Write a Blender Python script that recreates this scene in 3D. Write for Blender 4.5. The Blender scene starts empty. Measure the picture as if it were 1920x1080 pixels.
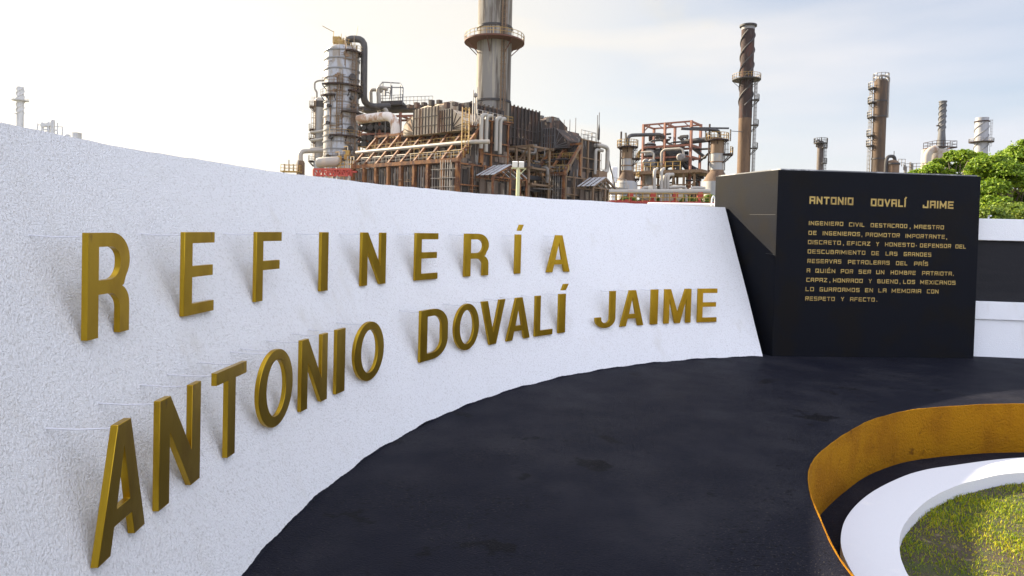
import bpy, math, random
import numpy as np
from mathutils import Vector, Matrix
from mathutils.geometry import tessellate_polygon
SC = bpy.context.scene
COL = SC.collection
R_ = math.radians
random.seed(7); RNG = np.random.default_rng(11)

# ------------------------------------------------------------------ camera
FPX, YC, ROLL, HC, PIT = 1200.0, 454.16, 0.0257, 1.85, R_(1.2)
cr, sr, cp, sp = math.cos(ROLL), math.sin(ROLL), math.cos(PIT), math.sin(PIT)
cam_d = bpy.data.cameras.new('camera'); cam = bpy.data.objects.new('camera', cam_d); COL.objects.link(cam)
SC.camera = cam
cam_d.sensor_width = 36.0; cam_d.lens = 36.0 * FPX / 1920.0
cam_d.shift_y = -(540 - YC) / 1920.0
cam_d.clip_start = 0.05; cam_d.clip_end = 9000
_X, _U, _F = Vector((1, 0, 0)), Vector((0, sp, cp)), Vector((0, cp, -sp))
_r = _X * cr + _U * sr; _u = _U * cr - _X * sr
cam.matrix_world = Matrix(((_r.x, _u.x, -_F.x, 0), (_r.y, _u.y, -_F.y, 0), (_r.z, _u.z, -_F.z, HC), (0, 0, 0, 1)))

# ------------------------------------------------------------------ light
SUN_EL, SUN_AZ = R_(26.8), R_(-54.5)          # azimuth from +Y, clockwise
SC.view_settings.view_transform = 'Standard'; SC.view_settings.look = 'None'
SC.view_settings.exposure = 1.92; SC.view_settings.gamma = 1.0
W = bpy.data.worlds.new('World'); SC.world = W; W.use_nodes = True
nt = W.node_tree; nt.nodes.clear()
def nd(t, typ, **kw):
    n = t.nodes.new(typ)
    for k, v in kw.items():
        if k.startswith('i_'): n.inputs[int(k[2:]) if k[2:].isdigit() else k[2:]].default_value = v
        else: setattr(n, k, v)
    return n
sky = nd(nt, 'ShaderNodeTexSky', sky_type='NISHITA', sun_disc=False)
sky.sun_elevation = SUN_EL; sky.sun_rotation = SUN_AZ; sky.air_density = 1.0; sky.dust_density = 1.6; sky.ozone_density = 1.2
tc = nd(nt, 'ShaderNodeTexCoord')
mp = nd(nt, 'ShaderNodeMapping'); mp.inputs['Scale'].default_value = (1.1, 1.1, 5.5); mp.inputs['Rotation'].default_value = (0.1, 0.25, 0.4)
nz = nd(nt, 'ShaderNodeTexNoise'); nz.inputs['Scale'].default_value = 1.7; nz.inputs['Detail'].default_value = 5; nz.inputs['Roughness'].default_value = .45
rp = nd(nt, 'ShaderNodeValToRGB'); rp.color_ramp.elements[0].position = .30; rp.color_ramp.elements[1].position = .60
rp.color_ramp.elements[0].color = (0.30,) * 3 + (1,); rp.color_ramp.elements[1].color = (.88,) * 3 + (1,)
# thin veil of cloud; unseen brighter cloud added behind camera to lift the shade
dt = nd(nt, 'ShaderNodeVectorMath', operation='DOT_PRODUCT'); dt.inputs[1].default_value = V3 = Vector((.3, -1, .4)).normalized()
mr = nd(nt, 'ShaderNodeMapRange'); mr.interpolation_type = 'SMOOTHSTEP'
mr.inputs[1].default_value = -.35; mr.inputs[2].default_value = .75
cl = nd(nt, 'ShaderNodeMix', data_type='RGBA'); cl.inputs[6].default_value = (3.75, 3.66, 3.5, 1); cl.inputs[7].default_value = (12.9, 13.4, 16.2, 1)
mx = nd(nt, 'ShaderNodeMix', data_type='RGBA')
bg = nd(nt, 'ShaderNodeBackground'); bg.inputs['Strength'].default_value = 0.05
wo = nd(nt, 'ShaderNodeOutputWorld')
L = nt.links.new
L(tc.outputs['Generated'], mp.inputs[0]); L(mp.outputs[0], nz.inputs['Vector']); L(nz.outputs['Fac'], rp.inputs[0])
ds = nd(nt, 'ShaderNodeVectorMath', operation='DOT_PRODUCT'); ds.inputs[1].default_value = Vector((math.sin(SUN_AZ) * math.cos(SUN_EL), math.cos(SUN_AZ) * math.cos(SUN_EL), math.sin(SUN_EL)))
ms = nd(nt, 'ShaderNodeMapRange'); ms.interpolation_type = 'SMOOTHSTEP'; ms.inputs[1].default_value = .0; ms.inputs[2].default_value = .72
fc = nd(nt, 'ShaderNodeMix', data_type='RGBA'); fc.inputs[6].default_value = (4.75, 4.75, 5.1, 1); fc.inputs[7].default_value = (5.4, 5.1, 4.55, 1)
fx_ = nd(nt, 'ShaderNodeMath', operation='MAXIMUM'); m8 = nd(nt, 'ShaderNodeMath', operation='MULTIPLY'); m8.inputs[1].default_value = .85
L(tc.outputs['Generated'], ds.inputs[0]); L(ds.outputs['Value'], ms.inputs[0]); L(ms.outputs[0], fc.inputs[0]); L(fc.outputs[2], cl.inputs[6])
L(ms.outputs[0], m8.inputs[0]); L(m8.outputs[0], fx_.inputs[0]); L(rp.outputs[0], fx_.inputs[1])
L(tc.outputs['Generated'], dt.inputs[0]); L(dt.outputs['Value'], mr.inputs[0]); L(mr.outputs[0], cl.inputs[0]); L(cl.outputs[2], mx.inputs[7])
L(fx_.outputs[0], mx.inputs[0]); L(sky.outputs[0], mx.inputs[6]); L(mx.outputs[2], bg.inputs[0]); L(bg.outputs[0], wo.inputs[0])
sd = bpy.data.lights.new('sun', 'SUN'); sd.energy = 5.0; sd.angle = R_(.5); sd.color = (1, .85, .64)
so = bpy.data.objects.new('sun', sd); COL.objects.link(so)
SUNV = Vector((math.sin(SUN_AZ) * math.cos(SUN_EL), math.cos(SUN_AZ) * math.cos(SUN_EL), math.sin(SUN_EL)))
so.rotation_euler = SUNV.to_track_quat('Z', 'Y').to_euler(); so.location = (-40, 30, 60)

# ------------------------------------------------------------------ surveying helpers (a pixel of the photo, put at a real distance)
def ray(px, py):
    a = px - 960; b = YC - py
    u = (a * cr - b * sr) / FPX; v = (a * sr + b * cr) / FPX
    return Vector((u, v * sp + cp, v * cp - sp))
def at(px, py, Y):
    d = ray(px, py); return Vector((0, 0, HC)) + d * (Y / d.y)
def atz(px, py, z):
    d = ray(px, py); return Vector((0, 0, HC)) + d * ((z - HC) / d.z)
def proj(P):
    D = P.y * cp - (P.z - HC) * sp; U = P.y * sp + (P.z - HC) * cp
    u = FPX * P.x / D; v = FPX * U / D
    return 960 + u * cr + v * sr, YC - v * cr + u * sr

# ------------------------------------------------------------------ materials
MATS = {}
def M(name, col, rough=.6, metal=0., col2=None, scale=3., stretch=(1, 1, 1), thr=(.42, .62), bump=0., bscale=40., col3=None, s3=14., thr3=(.55, .68), st3=None, spec=.5, bdist=.01, rvar=0.):
    if name in MATS: return MATS[name]
    m = bpy.data.materials.new(name); m.use_nodes = True; t = m.node_tree
    p = t.nodes['Principled BSDF']; p.inputs['Roughness'].default_value = rough; p.inputs['Metallic'].default_value = metal
    p.inputs['Specular IOR Level'].default_value = spec
    p.inputs['Base Color'].default_value = (*col, 1)
    co = nd(t, 'ShaderNodeTexCoord')
    last = None
    def layer(prev, c, sc, st, th, seed):
        mpn = nd(t, 'ShaderNodeMapping'); mpn.inputs['Scale'].default_value = st; mpn.inputs['Location'].default_value = (seed * 3.1, seed * 1.7, seed)
        n = nd(t, 'ShaderNodeTexNoise'); n.inputs['Scale'].default_value = sc; n.inputs['Detail'].default_value = 6; n.inputs['Roughness'].default_value = .6
        r = nd(t, 'ShaderNodeMapRange'); r.inputs[1].default_value = th[0]; r.inputs[2].default_value = th[1]; r.interpolation_type = 'SMOOTHSTEP'
        x = nd(t, 'ShaderNodeMix', data_type='RGBA'); x.inputs[7].default_value = (*c, 1)
        if prev is None: x.inputs[6].default_value = (*col, 1)
        else: t.links.new(prev, x.inputs[6])
        t.links.new(co.outputs['Object'], mpn.inputs[0]); t.links.new(mpn.outputs[0], n.inputs['Vector'])
        t.links.new(n.outputs['Fac'], r.inputs[0]); t.links.new(r.outputs[0], x.inputs[0])
        return x.outputs[2]
    if col2: last = layer(None, col2, scale, stretch, thr, 1)
    if col3: last = layer(last, col3, s3, st3 or stretch, thr3, 2)
    if last: t.links.new(last, p.inputs['Base Color'])
    if rvar:
        n = nd(t, 'ShaderNodeTexNoise'); n.inputs['Scale'].default_value = 3; n.inputs['Detail'].default_value = 5
        r = nd(t, 'ShaderNodeMapRange'); r.inputs[3].default_value = rough - rvar; r.inputs[4].default_value = rough + rvar
        t.links.new(co.outputs['Object'], n.inputs['Vector']); t.links.new(n.outputs['Fac'], r.inputs[0]); t.links.new(r.outputs[0], p.inputs['Roughness'])
    if bump:
        n = nd(t, 'ShaderNodeTexNoise'); n.inputs['Scale'].default_value = bscale; n.inputs['Detail'].default_value = 5; n.inputs['Roughness'].default_value = .6
        b = nd(t, 'ShaderNodeBump'); b.inputs['Strength'].default_value = bump; b.inputs['Distance'].default_value = bdist
        t.links.new(co.outputs['Object'], n.inputs['Vector']); t.links.new(n.outputs['Fac'], b.inputs['Height']); t.links.new(b.outputs[0], p.inputs['Normal'])
    MATS[name] = m
    return m
stucco = M('white_stucco', (.80, .80, .79), .85, 0, (.70, .68, .63), 3.2, (1, 1, .09), (.56, .84), 1.0, 85, (.65, .64, .615), 62, (.50, .68), (1, 1, .8), bdist=.026)
smooth_white = M('white_painted_kerb', (.565, .57, .585), .7, 0, (.66, .65, .62), 2.5, (1, 1, 1), (.55, .8), .5, 60, (.5, .48, .42), 30, (.70, .8), bdist=.006)
low_white = M('white_painted_plaster', (.72, .73, .73), .8, 0, (.62, .61, .57), 3, (1, 1, .3), (.55, .8), .8, 60, (.35, .34, .3), 30, (.70, .8), bdist=.008)
black_floor = M('black_painted_floor', (.0085, .0092, .0150), .62, 0, (.0185, .0187, .0240), 1.3, (1, 1, 1), (.42, .72), .9, 75, (.0055, .0055, .0075), 2.7, (.625, .67), (1, 1, 1), spec=.05, bdist=.010, rvar=.1)
def flecks(m, col, sc, th, mask):
    t = m.node_tree; p = t.nodes['Principled BSDF']; src = p.inputs['Base Color'].links[0].from_socket
    co = nd(t, 'ShaderNodeTexCoord'); a = nd(t, 'ShaderNodeTexNoise'); a.inputs['Scale'].default_value = sc; a.inputs['Detail'].default_value = 2
    b = nd(t, 'ShaderNodeTexNoise'); b.inputs['Scale'].default_value = .9; b.inputs['Detail'].default_value = 4
    r1 = nd(t, 'ShaderNodeMapRange'); r1.inputs[1].default_value, r1.inputs[2].default_value = th
    r2 = nd(t, 'ShaderNodeMapRange'); r2.inputs[1].default_value, r2.inputs[2].default_value = mask
    mu = nd(t, 'ShaderNodeMath', operation='MULTIPLY'); x = nd(t, 'ShaderNodeMix', data_type='RGBA'); x.inputs[7].default_value = (*col, 1)
    for q in (a, b): t.links.new(co.outputs['Object'], q.inputs['Vector'])
    t.links.new(a.outputs['Fac'], r1.inputs[0]); t.links.new(b.outputs['Fac'], r2.inputs[0]); t.links.new(r1.outputs[0], mu.inputs[0]); t.links.new(r2.outputs[0], mu.inputs[1])
    t.links.new(mu.outputs[0], x.inputs[0]); t.links.new(src, x.inputs[6]); t.links.new(x.outputs[2], p.inputs['Base Color'])
flecks(black_floor, (.07, .064, .054), 70, (.63, .70), (.42, .62))
flecks(black_floor, (.0045, .0045, .006), 30, (.58, .66), (.35, .6))
black_mon = M('black_painted_slab', (.0062, .0070, .0098), .5, 0, (.008, .0075, .0075), 2.0, (1, 1, 1), (.45, .65), .3, 30, None, spec=.05, bdist=.004, rvar=.1)
black_band = M('black_band_paint', (.003, .0032, .0055), .6, 0, (.006, .006, .008), 3, (1, 1, 4), (.45, .65), .4, 30, spec=.3, bdist=.006)
gold_wall = M('ochre_stucco', (.30, .135, .004), .9, 0, (.235, .098, .004), 2.2, (1, 1, 1), (.4, .65), 1.0, 38, (.15, .06, .004), 5, (.62, .72), spec=.1, bdist=.022)
brass = M('gold_metallic_paint', (.47, .30, .022), .31, .92, (.38, .23, .014), 6, (1, 1, .4), (.4, .65), .25, 90, (.33, .20, .03), 18, (.66, .75), bdist=.002)
gold_ink = M('gold_lettering_paint', (.40, .28, .075), .65, .1, (.30, .20, .05), 9, (1, 1, 1), (.45, .6))
wire = M('white_painted_rod', (.60, .60, .62), .8)
soil = M('dry_soil', (.05, .036, .019), .95, 0, (.04, .046, .010), 3.0, (1, 1, 1), (.42, .6), 1, 60, (.14, .105, .06), 9, (.58, .68), bdist=.02)
ground_m = M('scrub_ground', (.16, .13, .08), .95, 0, (.08, .10, .035), .05, (1, 1, 1), (.42, .6), .5, 2, (.2, .17, .12), .6, (.5, .65), bdist=.05)
concrete = M('stained_stack_concrete', (.175, .165, .145), .9, 0, (.07, .055, .04), .8, (1, 1, .07), (.47, .60), .4, 6, (.26, .235, .185), 1.3, (.49, .62), (1, 1, .07), bdist=.05)
silver = M('aluminium_cladding', (.29, .30, .31), .42, .3, (.21, .18, .14), .6, (1, 1, .4), (.44, .62), .25, 2, (.10, .07, .045), 1.6, (.60, .70), (1, 1, .2), bdist=.05)
silver_w = M('weathered_white_cladding', (.27, .27, .26), .55, .1, (.36, .29, .20), .8, (1, 1, .3), (.5, .72), .2, 3, (.15, .09, .05), 2.6, (.66, .76), (1, 1, .2), bdist=.03)
tan = M('rust_stained_shell', (.15, .095, .047), .75, 0, (.17, .105, .06), .6, (1, 1, .2), (.42, .62), .2, 4, (.07, .05, .04), 1.3, (.60, .72), (1, 1, .1), bdist=.04)
rustdark = M('dark_rusted_shell', (.020, .009, .007), .9, 0, (.058, .019, .011), .45, (1, 1, .45), (.5, .68), .3, 3, (.035, .028, .026), 1.2, (.55, .68), (1, 1, .3), bdist=.05)
tanlow = M('tan_stack_shell', (.125, .076, .042), .85, 0, (.07, .040, .022), .5, (1, 1, .3), (.42, .65), .2, 3, (.13, .08, .05), 1.3, (.64, .75), (1, 1, .2), bdist=.04)
greysh = M('grey_steel_shell', (.16, .165, .17), .6, .2, (.17, .16, .15), .6, (1, 1, .3), (.45, .68), .2, 3, bdist=.04)
orange = M('ochre_orange_steel', (.20, .080, .020), .8, 0, (.075, .026, .011), 1.3, (1, 1, .5), (.40, .60), .2, 8, (.24, .13, .04), 3, (.60, .72), bdist=.02)
redst = M('red_oxide_steel', (.22, .085, .048), .7, 0, (.17, .06, .045), .9, (1, 1, .5), (.5, .7))
redbr = M('bright_red_steel', (.36, .04, .022), .6, 0, (.3, .045, .03), 1.2, (1, 1, 1), (.5, .7))
yellow = M('yellow_steel', (.32, .20, .04), .65, 0, (.26, .14, .04), 1.5, (1, 1, 1), (.45, .68))
dark = M('sooty_steel', (.022, .02, .021), .7, 0, (.05, .036, .027), .8, (1, 1, 1), (.5, .7))
darkpipe = M('dark_pipe_insulation', (.028, .026, .026), .6, 0, (.085, .07, .055), 1.0, (1, 1, .4), (.5, .7))
panel = M('weathered_panel', (.42, .35, .25), .75, .05, (.20, .11, .052), .7, (1, 1, .22), (.45, .66), .2, 3, (.10, .06, .04), 1.7, (.58, .72), (1, 1, .2), bdist=.03)
panel_d = M('burnt_panel', (.028, .019, .015), .8, .05, (.13, .07, .038), .55, (1, 1, .4), (.48, .66), .2, 3, (.26, .19, .12), .9, (.60, .68), (1, 1, .6), bdist=.03)
panel_g = M('grey_duct_plate', (.105, .10, .098), .7, .1, (.055, .05, .045), .6, (1, 1, .4), (.45, .66), .2, 3, bdist=.03)
furn = M('furnace_casing', (.030, .024, .021), .8, 0, (.085, .04, .024), .5, (1, 1, .3), (.48, .66), .2, 3, (.15, .125, .10), .9, (.63, .73), (1, 1, .25), bdist=.03)
endwall = M('grey_end_casing', (.022, .016, .012), .8, 0, (.085, .05, .03), .5, (1, 1, .3), (.46, .66), .2, 3, (.20, .185, .165), .8, (.60, .68), (1, 1, .2), bdist=.03)
greyrail = M('galvanised_steel', (.22, .21, .195), .55, .4, (.22, .17, .12), 1.5, (1, 1, 1), (.5, .7))
sheet = M('pale_roof_sheet', (.46, .46, .46), .5, .2, (.28, .26, .24), 1.5, (1, 1, 1), (.45, .7))
wpipe = M('white_pipe_lagging', (.29, .27, .23), .6, 0, (.38, .31, .23), .8, (1, 1, 1), (.52, .72), .1, 6, bdist=.02)
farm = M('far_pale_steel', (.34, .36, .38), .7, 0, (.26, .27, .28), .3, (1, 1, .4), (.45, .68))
polem = M('pale_green_pole_paint', (.46, .47, .27), .6, 0, (.38, .36, .2), 4, (1, 1, .3), (.5, .7))
lampm = M('floodlight_housing', (.62, .62, .60), .5)
bark = M('grey_brown_bark', (.10, .085, .06), .9, 0, (.16, .14, .10), 5, (1, 1, .4), (.45, .65), .6, 20, bdist=.02)
def leafmat(name, a, b, c):
    m = bpy.data.materials.new(name); m.use_nodes = True; t = m.node_tree; p = t.nodes['Principled BSDF']
    g = nd(t, 'ShaderNodeNewGeometry'); co = nd(t, 'ShaderNodeTexCoord')
    n = nd(t, 'ShaderNodeTexNoise'); n.inputs['Scale'].default_value = .9; n.inputs['Detail'].default_value = 3
    r = nd(t, 'ShaderNodeValToRGB'); e = r.color_ramp.elements; e[0].color = (*a, 1); e[0].position = .2; e[1].color = (*c, 1); e[1].position = .9
    k = e.new(.5); k.color = (*b, 1)
    ad = nd(t, 'ShaderNodeMath', operation='ADD'); mu = nd(t, 'ShaderNodeMath', operation='MULTIPLY'); mu.inputs[1].default_value = .55
    m2 = nd(t, 'ShaderNodeMath', operation='MULTIPLY'); m2.inputs[1].default_value = .45
    t.links.new(co.outputs['Object'], n.inputs['Vector']); t.links.new(n.outputs['Fac'], mu.inputs[0]); t.links.new(g.outputs['Random Per Island'], m2.inputs[0])
    t.links.new(mu.outputs[0], ad.inputs[0]); t.links.new(m2.outputs[0], ad.inputs[1]); t.links.new(ad.outputs[0], r.inputs[0])
    t.links.new(r.outputs[0], p.inputs['Base Color']); p.inputs['Roughness'].default_value = .55; p.inputs['Specular IOR Level'].default_value = .3
    tr = nd(t, 'ShaderNodeBsdfTranslucent'); t.links.new(r.outputs[0], tr.inputs[0])
    ms = nd(t, 'ShaderNodeMixShader'); ms.inputs[0].default_value = .4
    t.links.new(p.outputs[0], ms.inputs[1]); t.links.new(tr.outputs[0], ms.inputs[2]); t.links.new(ms.outputs[0], t.nodes['Material Output'].inputs[0])
    return m
leaf = leafmat('tree_leaves', (.045, .10, .005), (.155, .25, .012), (.33, .40, .03))
leaf2 = leafmat('shrub_leaves', (.045, .09, .012), (.13, .19, .02), (.27, .31, .04))
blade = leafmat('grass_blades', (.05, .11, .003), (.20, .27, .005), (.54, .43, .02))

# ------------------------------------------------------------------ mesh and object helpers
def V(*a): return Vector(a if len(a) > 1 else a[0])
class MB:
    def __init__(s): s.v = []; s.f = []
    def add(s, vs, fs):
        b = len(s.v); s.v += [tuple(q) for q in vs]; s.f += [tuple(i + b for i in q) for q in fs]; return s
    def hexa(s, c, ex, ey, ez):
        c, ex, ey, ez = V(c), V(ex), V(ey), V(ez)
        vs = [c + ex * i + ey * j + ez * k for k in (-1, 1) for j in (-1, 1) for i in (-1, 1)]
        return s.add(vs, [(0, 2, 3, 1), (4, 5, 7, 6), (0, 1, 5, 4), (2, 6, 7, 3), (0, 4, 6, 2), (1, 3, 7, 5)])
    def bar(s, p, q, w, h=None, up=(0, 0, 1)):
        p, q = V(p), V(q); d = q - p; h = h or w
        up = V(up)
        if abs(d.normalized().dot(up)) > .95: up = V(.8, .6, 0)
        a = d.cross(up).normalized(); b = a.cross(d).normalized()
        return s.hexa((p + q) / 2, d / 2, a * (w / 2), b * (h / 2))
    def tube(s, pts, r, n=8, cap=True):
        pts = [V(p) for p in pts]; k = len(pts); rs = r if isinstance(r, (list, tuple)) else [r] * k
        t0 = (pts[1] - pts[0]).normalized()
        a = t0.cross(V(0, 0, 1)) if abs(t0.z) < .9 else t0.cross(V(1, 0, 0)); a.normalize()
        vs = []
        for i, p in enumerate(pts):
            t = (pts[min(i + 1, k - 1)] - pts[max(i - 1, 0)]).normalized()
            a = (a - t * a.dot(t)); a = a.normalized() if a.length > 1e-6 else t.orthogonal().normalized()
            b = t.cross(a)
            vs += [p + (a * math.cos(2 * math.pi * j / n) + b * math.sin(2 * math.pi * j / n)) * rs[i] for j in range(n)]
        fs = [(i * n + j, i * n + (j + 1) % n, (i + 1) * n + (j + 1) % n, (i + 1) * n + j) for i in range(k - 1) for j in range(n)]
        if cap: fs += [tuple(range(n - 1, -1, -1)), tuple((k - 1) * n + j for j in range(n))]
        return s.add(vs, fs)
    def pipe(s, pts, r, bend=None, n=8):
        """round pipe through corner points, with bent corners"""
        pts = [V(p) for p in pts]; bend = bend or r * 2.2; out = [pts[0]]
        for i in range(1, len(pts) - 1):
            a, b, c = pts[i - 1], pts[i], pts[i + 1]
            m = min(bend, (a - b).length * .48, (c - b).length * .48)
            p0 = b + (a - b).normalized() * m; p1 = b + (c - b).normalized() * m
            for t in (0, .25, .5, .75, 1): out.append(p0 * (1 - t) ** 2 + b * 2 * t * (1 - t) + p1 * t * t)
        out.append(pts[-1])
        return s.tube(out, r, n)
    def lathe(s, prof, c, n=32, a0=0, a1=2 * math.pi):
        c = V(c); full = abs(a1 - a0 - 2 * math.pi) < 1e-6; m = n if full else n + 1
        vs = [c + V(r * math.cos(a0 + (a1 - a0) * j / n), r * math.sin(a0 + (a1 - a0) * j / n), z) for r, z in prof for j in range(m)]
        fs = [(i * m + j, i * m + (j + 1) % m, (i + 1) * m + (j + 1) % m, (i + 1) * m + j) for i in range(len(prof) - 1) for j in range(n)]
        return s.add(vs, fs)
    def prism(s, poly, off):
        """closed polygon (list of points, no hole) swept by a vector"""
        n = len(poly); off = V(off); a = [V(p) for p in poly]
        return s.add(a + [p + off for p in a], [tuple(range(n))[::-1], tuple(range(n, 2 * n))] + [(i, (i + 1) % n, n + (i + 1) % n, n + i) for i in range(n)])
    def rail(s, pts, h=1.1, step=1.5, r=.05, mid=True):
        pts = [V(p) for p in pts]
        for p, q in zip(pts, pts[1:]):
            for hh in ((h, h * .5) if mid else (h,)): s.bar(p + V(0, 0, hh), q + V(0, 0, hh), r * 1.4)
            k = max(1, int(round((q - p).length / step)))
            for i in range(k + 1): s.bar(p.lerp(q, i / k), p.lerp(q, i / k) + V(0, 0, h), r * 1.4)
        return s
    def ladder(s, p, h, out, w=.5, cage=True, r=.04):
        p, out = V(p), V(out).normalized(); sd = out.cross(V(0, 0, 1)).normalized()
        for k in (-1, 1): s.bar(p + sd * w * k * .5, p + sd * w * k * .5 + V(0, 0, h), r * 1.6)
        z = .3
        while z < h: s.bar(p + sd * w * .5 + V(0, 0, z), p - sd * w * .5 + V(0, 0, z), r); z += .6
        if cage:
            z = 2.2
            while z < h:
                q = [p + V(0, 0, z) + sd * (.55 * math.cos(a)) + out * (.75 * math.sin(a)) for a in [math.pi * i / 6 for i in range(7)]]
                for a, b in zip(q, q[1:]): s.bar(a, b, r)
                z += 1.2
            for a in (.2, .5, .8):
                d = sd * (.55 * math.cos(math.pi * a)) + out * (.75 * math.sin(math.pi * a))
                s.bar(p + d + V(0, 0, 2.2), p + d + V(0, 0, h), r)
        return s
    def build(s, name, mat, parent=None, loc=None, smooth=True, **props):
        o0 = V(parent['_o']) if parent else V(loc or (0, 0, 0))
        me = bpy.data.meshes.new(name); me.from_pydata([tuple(V(q) - o0) for q in s.v], [], s.f); me.update()
        ob = bpy.data.objects.new(name, me); COL.objects.link(ob)
        if smooth:
            me.polygons.foreach_set('use_smooth', [True] * len(me.polygons)); me.set_sharp_from_angle(angle=R_(32))
        me.materials.append(mat)
        if parent: ob.parent = parent
        else: ob.location = o0
        ob['_o'] = tuple(o0)
        for k, v in props.items(): ob[k] = v
        return ob
def T(name, label, cat, loc, group=None):
    o = bpy.data.objects.new(name, None); o.empty_display_size = .3; COL.objects.link(o); o.location = loc; o['_o'] = tuple(loc)
    o['label'] = label; o['category'] = cat
    if group: o['group'] = group
    return o
def tag(o, label, cat, group=None):
    o['label'] = label; o['category'] = cat
    if group: o['group'] = group
    return o
def spline(pts, n=8, closed=True):
    k = len(pts); out = []
    for i in range(k if closed else k - 1):
        g = lambda j: V(*pts[j % k]) if closed else V(*pts[min(max(j, 0), k - 1)])
        p0, p1, p2, p3 = g(i - 1), g(i), g(i + 1), g(i + 2)
        for j in range(n):
            t = j / n
            out.append(.5 * ((2 * p1) + (p2 - p0) * t + (2 * p0 - 5 * p1 + 4 * p2 - p3) * t * t + (3 * p1 - p0 - 3 * p2 + p3) * t ** 3))
    if not closed: out.append(V(*pts[-1]))
    return out
def flat(mb, outer, holes, z):
    loops = [[V(p[0], p[1], 0) for p in l] for l in [outer] + holes]
    allp = [p for l in loops for p in l]; tri = tessellate_polygon(loops)
    fs = []
    for t in tri:
        a, b, c = (allp[i] for i in t)
        fs.append(tuple(t) if (b - a).cross(c - a).z > 0 else tuple(t)[::-1])
    return mb.add([V(p.x, p.y, z) for p in allp], fs)

# ================================================================== SETTING
CC = V(5.3125, 3.203, 0); RB, BAT, ZTOP = 6.675, .5236, 2.3134
def cone(th, z, k=0.): 
    r = RB + BAT * z + k
    return V(CC.x - r * math.cos(th), CC.y + r * math.sin(th), z)
TH0, TH1 = -1.0, 1.353
g = MB()
gp = [(math.cos(a) * r, math.sin(a) * r + 20, -.62) for r in (60, 400, 1500) for a in [2 * math.pi * i / 48 for i in range(48)]]
g.add(gp, [tuple(range(48))] + [(k * 48 + i, (k + 1) * 48 + i, (k + 1) * 48 + (i + 1) % 48, k * 48 + (i + 1) % 48) for k in (0, 1) for i in range(48)])
g.build('ground', ground_m, kind='structure')

GOLD = spline([(5.88, 7.26), (4.59, 6.97), (3.79, 6.53), (3.17, 5.97), (2.65, 5.4), (2.38, 5.0), (2.19, 4.57), (2.07, 4.18), (1.95, 3.75), (1.9, 3.4), (1.88, 2.7), (2.08, 1.6), (3, 0), (5, -1.1), (8, -1), (10.1, 1), (10, 4.2), (8.5, 6.4), (7.2, 7.12)], 18)
ROUT = spline([(5.35, 6.58), (4.38, 6.28), (3.97, 6.11), (3.62, 5.89), (3.21, 5.57), (2.85, 5.21), (2.58, 4.85), (2.385, 4.45), (2.28, 3.95), (2.25, 3.4), (2.32, 2.5), (2.65, 1.4), (3.6, .2), (5.5, -.6), (8, -.3), (9.5, 1.5), (9.3, 4), (7.8, 6), (6.5, 6.65)], 16)
RIN = spline([(5.01, 6.15), (4.36, 5.91), (3.97, 5.69), (3.65, 5.46), (3.40, 5.24), (3.18, 5.02), (3.02, 4.83), (2.88, 4.62), (2.74, 4.35), (2.66, 4.05), (2.62, 3.3), (2.75, 2.4), (3.1, 1.5), (4, .55), (5.6, -.1), (7.8, .2), (8.95, 1.8), (8.75, 3.9), (7.4, 5.6), (6.2, 6.2)], 16)
outer = [cone(TH0 + (TH1 - TH0) * i / 90, 0, .12) for i in range(91)] + [V(4.3, 10.6, 0), V(17, 9.6, 0), V(17, -6, 0), V(2, -6, 0)]
f = flat(MB(), [(p.x, p.y) for p in outer], [[(p.x, p.y) for p in GOLD]], 0.0)
f.build('plaza_floor', black_floor, kind='structure')
f = flat(MB(), [(p.x, p.y) for p in GOLD], [[(p.x, p.y) for p in ROUT]], -.55)
f.build('gutter_floor', black_floor, kind='structure')
f = flat(MB(), [(p.x, p.y) for p in RIN], [], -.49)
f.build('lawn_soil', soil, kind='structure')
def offset(loop, d):
    n = len(loop); out = []
    for i in range(n):
        t = (loop[(i + 1) % n] - loop[i - 1]).normalized(); out.append(loop[i] + V(-t.y, t.x) * d)
    return out
# ochre riser round the sunken bed: a wall 12 cm thick whose top edge just shows
m = MB(); n = len(GOLD); go = offset(GOLD, -.12)
if sum((a.x * b.y - b.x * a.y) for a, b in zip(GOLD, GOLD[1:] + GOLD[:1])) > 0: pass
vs = []
jit = [.0012 * math.sin(i * .37) + .0012 * math.sin(i * .91 + 1) + random.uniform(-.0008, .0008) for i in range(n)]
gin = offset(GOLD, .007)
# find which side is inside the bed
cenx, ceny = 6, 3
if (V(gin[0].x - cenx, gin[0].y - ceny).length > V(GOLD[0].x - cenx, GOLD[0].y - ceny).length): gin = offset(GOLD, -.007); go = offset(GOLD, .12)
gl = [V(GOLD[i].x - (gin[i].x - GOLD[i].x) * (.1 + jit[i] * 60), GOLD[i].y - (gin[i].y - GOLD[i].y) * (.1 + jit[i] * 60)) for i in range(n)]
for i in range(n):
    vs += [(gin[i].x, gin[i].y, -.556), (gin[i].x, gin[i].y, (.006 + jit[i])), (gl[i].x, gl[i].y, .007 + jit[i]), (gl[i].x, gl[i].y, -.04), (go[i].x, go[i].y, -.556)]
fs = [(i * 5 + k, ((i + 1) % n) * 5 + k, ((i + 1) % n) * 5 + k + 1, i * 5 + k + 1) for i in range(n) for k in range(4)]
m.add(vs, fs)
tag(m.build('retaining_wall', gold_wall), 'curved ochre brown retaining wall around the sunken lawn', 'retaining wall')
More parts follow.
